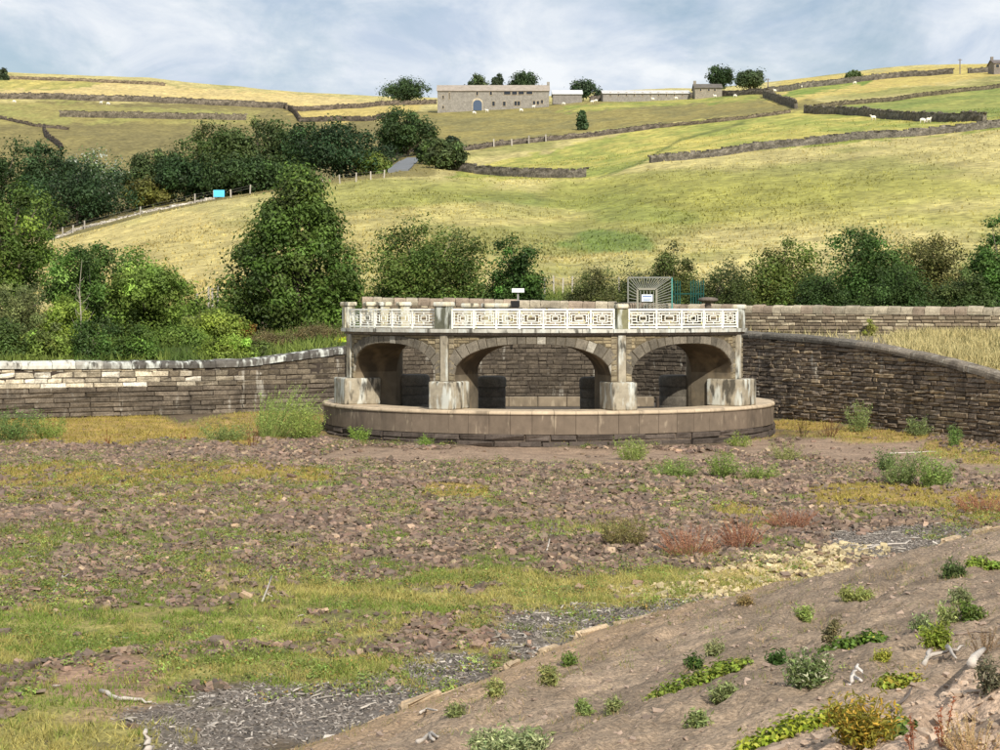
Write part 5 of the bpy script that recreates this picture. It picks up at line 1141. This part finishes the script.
plant('weed', 'tall thin weed left of the small dark mat', 830, 642, 23.9768, 12.384, (128, 120, 84), n=10, leaf=.035)
plant('weed', 'small dark weed between the two long mats', 776, 664, 12.6936, 6.966, (70, 96, 44), n=9, leaf=.04)
plant('weed', 'small dark weed just above the long mat', 695, 668, 11.2832, 9.288, (80, 104, 48), n=9, leaf=.04)
plant('weed', 'grey-green weed below the long mat', 724, 700, 15.5144, 21.672, (134, 142, 90), n=18, leaf=.035)
plant('weed', 'pale weed on the slope left of the long mat', 714, 655, 14.104, 17.028, (150, 152, 104), n=12, leaf=.035)
plant('weed', 'pale green weed at the bottom, below the long mat', 697, 726, 15.5144, 13.932, (138, 148, 92), n=14, leaf=.035)
plant('weed', 'small pale weed low in the centre of the slope', 583, 714, 14.104, 10.836, (142, 156, 92), n=10, leaf=.035)
plant('weed', 'second small pale weed right of the centre one', 614, 712, 15.5144, 10.836, (146, 152, 98), n=10, leaf=.035)
plant('weed', 'thin weed near the slope foot, left of centre', 495, 695, 14.104, 12.384, (150, 152, 92), n=10, leaf=.04)
plant('weed', 'sparse weed at the slope foot in the middle', 550, 684, 18.3352, 15.48, (146, 148, 90), n=10, leaf=.04)
plant('weed', 'tuft by the kerb at the foot of the slope, centre', 569, 665, 11.2832, 7.74, (112, 132, 64), n=10, leaf=.04)
plant('weed', 'silvery green leafy clump at the bottom edge centre', 508, 756, 23.9768, 71.208, (142, 152, 104), n=50, tint=(.2, C_(200, 204, 150)), leaf=.04)
plant('weed', 'small grey-green weed left on the lower slope', 457, 716, 11.2832, 13.932, (140, 146, 92), n=9, leaf=.04)
plant('weed', 'dry orange-brown tuft above the slope foot on right', 748, 605, 11.2832, 17.028, (160, 138, 92), n=12, leaf=.03)
plant('weed', 'tall yellow-tinged weed by the kerb right of centre', 856, 600, 11.2832, 30.96, (148, 152, 86), n=20, leaf=.04)
plant('dock_stalk', 'rust-red dock stalk at the bottom right corner', 943, 747, 66, 9, (166, 104, 72), 'spike', n=3, leaf=.035)
plant('dock_stalk', 'shorter rust-red dock stalk left of the tall one', 912, 750, 36, 7, (160, 104, 74), 'spike', n=2, leaf=.035)
plant('weed', 'dark purple-green weed at the right edge', 992, 690, 32.4392, 26.316, (112, 108, 84), n=12, leaf=.03)
plant('dry_grass_tuft', 'straw-coloured dry grass tuft at the bottom right corner', 972, 758, 44, 60, (200, 170, 124), 'spike', n=36, leaf=.02)
plant('dry_grass_tuft', 'reddish dry tuft beside the thin twig at the right edge', 985, 652, 26, 34, (156, 132, 104), 'spike', n=22, leaf=.02)
# basin floor
plant('willowherb_clump', 'tall leaning pale-green grass clump left of the drum', 274, 436, 46, 56, (150, 168, 92), 'spike', n=110, leaf=.10, lean=.35)
plant('willowherb_clump', 'bright green bushy clump touching the left of the drum', 306, 440, 36, 42, (148, 162, 84), n=50, leaf=.07)
plant('willowherb_clump', 'low grey-green clump left of the leaning grass', 225, 441, 18, 48, (132, 146, 84), n=36, leaf=.06)
plant('willowherb_clump', 'grey-green bush at the left edge of the basin', 12, 440, 30, 56, (110, 132, 74), n=50, leaf=.07)
plant('willowherb_clump', 'paler clump right of the left-edge bush', 48, 438, 22, 36, (136, 154, 78), n=30, leaf=.06)
plant('dock_stalk', 'rusty dock stalk on the yellow moss at left', 108, 446, 16, 6, (140, 84, 56), 'spike', n=4, leaf=.06)
plant('dock_stalk', 'rusty dock stalk left of the pale clump', 183, 442, 16, 6, (148, 90, 58), 'spike', n=4, leaf=.06)
plant('dock_stalk', 'dark rusty dock before the leaning grass clump', 252, 447, 20, 14, (124, 76, 54), 'spike', n=8, leaf=.06)
plant('dock_stalk', 'dark brown dock by the right end of the drum', 803, 437, 20, 12, (92, 74, 52), 'spike', n=10, leaf=.06)
plant('dock_stalk', 'wide brown dock clump right of the drum', 828, 437, 18, 22, (112, 76, 56), 'spike', n=16, leaf=.06)
plant('willowherb_clump', 'tall pale weed growing against the right wall', 858, 432, 30, 28, (138, 152, 92), n=26, leaf=.06)
plant('willowherb_clump', 'low weed at the wall right of the tall one', 920, 436, 20, 26, (132, 146, 92), n=20, leaf=.06)
plant('willowherb_clump', 'dark weed near the foot of the right wall', 955, 446, 20, 14, (110, 136, 70), n=14, leaf=.06)
plant('willowherb_clump', 'big bright green clump before the right wall', 935, 487, 34, 36, (140, 160, 86), n=40, leaf=.06)
plant('willowherb_clump', 'grey-green clump left of the big bright one', 902, 484, 32, 40, (126, 140, 84), n=36, leaf=.06)
plant('willowherb_clump', 'darker clump at the left of the right-hand group', 884, 472, 24, 20, (104, 122, 70), n=18, leaf=.06)
plant('willowherb_clump', 'pale green bush in front of the drum, right of centre', 632, 460, 22, 34, (146, 160, 84), n=30, leaf=.05)
plant('willowherb_clump', 'wide green bush on the rubble below the drum', 676, 478, 20, 50, (132, 150, 78), n=40, leaf=.05)
plant('willowherb_clump', 'green bush right of the wide one on rubble', 722, 477, 24, 38, (134, 152, 76), n=36, leaf=.05)
plant('willowherb_clump', 'low green bush furthest right on the rubble', 760, 480, 18, 38, (138, 152, 80), n=30, leaf=.05)
plant('willowherb_clump', 'thin weeds above the right end of rubble', 786, 462, 26, 30, (150, 152, 92), n=20, leaf=.05)
plant('willowherb_clump', 'small green tuft at the left foot of the drum', 360, 441, 14, 22, (136, 160, 74), n=18, leaf=.05)
plant('willowherb_clump', 'small green tuft at the drum foot near the left pier', 426, 447, 11, 16, (136, 160, 74), n=12, leaf=.05)
plant('willowherb_clump', 'small green tuft at the drum foot below the right arch', 738, 446, 14, 26, (146, 160, 80), n=18, leaf=.05)
plant('willowherb_clump', 'olive bush on the rubble left of the red plants', 622, 545, 28, 50, (136, 126, 80), n=36, leaf=.045)
for k, (lab, px, py, w) in enumerate((('red-brown dried plants at the centre right of rubble', 690, 556, 66), ('red-brown dried plants right of their bigger neighbour', 742, 548, 44), ('faded red-brown plants at the upper right of rubble', 790, 528, 56), ('russet growth at the right edge of the basin', 982, 512, 60))):
    plant('dried_sorrel', lab, px, py, 30 if k < 2 else 18, w, (170, 122, 94), 'spike', n=60, leaf=.05)
# little green tufts dotted over the rubble: too many to count
cs = []; 
x, y = scatter(9000, 26, 76); k = (emb_dist(x, y) < -.2) & ~indrum(x, y); x, y = x[k], y[k]; px, py, g = zones(x, y, floor_z(x, y)); k = rng.uniform(0, 1, len(x)) < .75 * sst(.44, .62, fbm(x * .4, y * .4, 161) + .06 * sst(500, 100, px)) * (1 - g['sand']) + .1 * g['grass']; x, y = x[k], y[k]
c = np.stack([x, y, ground_z(x, y) + .05], 1); V, C = leaves(c, rng.uniform(.1, .36, len(x)), 60, .024, C_(128, 142, 74), .35, .55, 1.0, (.15, C_(170, 140, 80)))
o = build_leaves('rubble_weeds', V, C, None); tag(o, 'small green weeds dotted over the brown rubble', 'weeds', kind='stuff')

x, y = scatter(1500, 10.5, 46, 40); k = emb_dist(x, y) > .1; x, y = x[k], y[k]; k = rng.uniform(0, 1, len(x)) < .22 * sst(.42, .65, fbm(x * .6, y * .6, 171)) + .03; x, y = x[k], y[k]
c = np.stack([x, y, ground_z(x, y) + .03], 1); V, C = leaves(c, rng.uniform(.04, .14, len(x)), 26, .016, C_(126, 134, 78), .35, .6, 1.0, (.25, C_(168, 150, 96)), .6)
o = build_leaves('slope_seedlings', V, C, None); tag(o, 'tiny seedlings scattered over the bare dam slope', 'seedlings', kind='stuff')
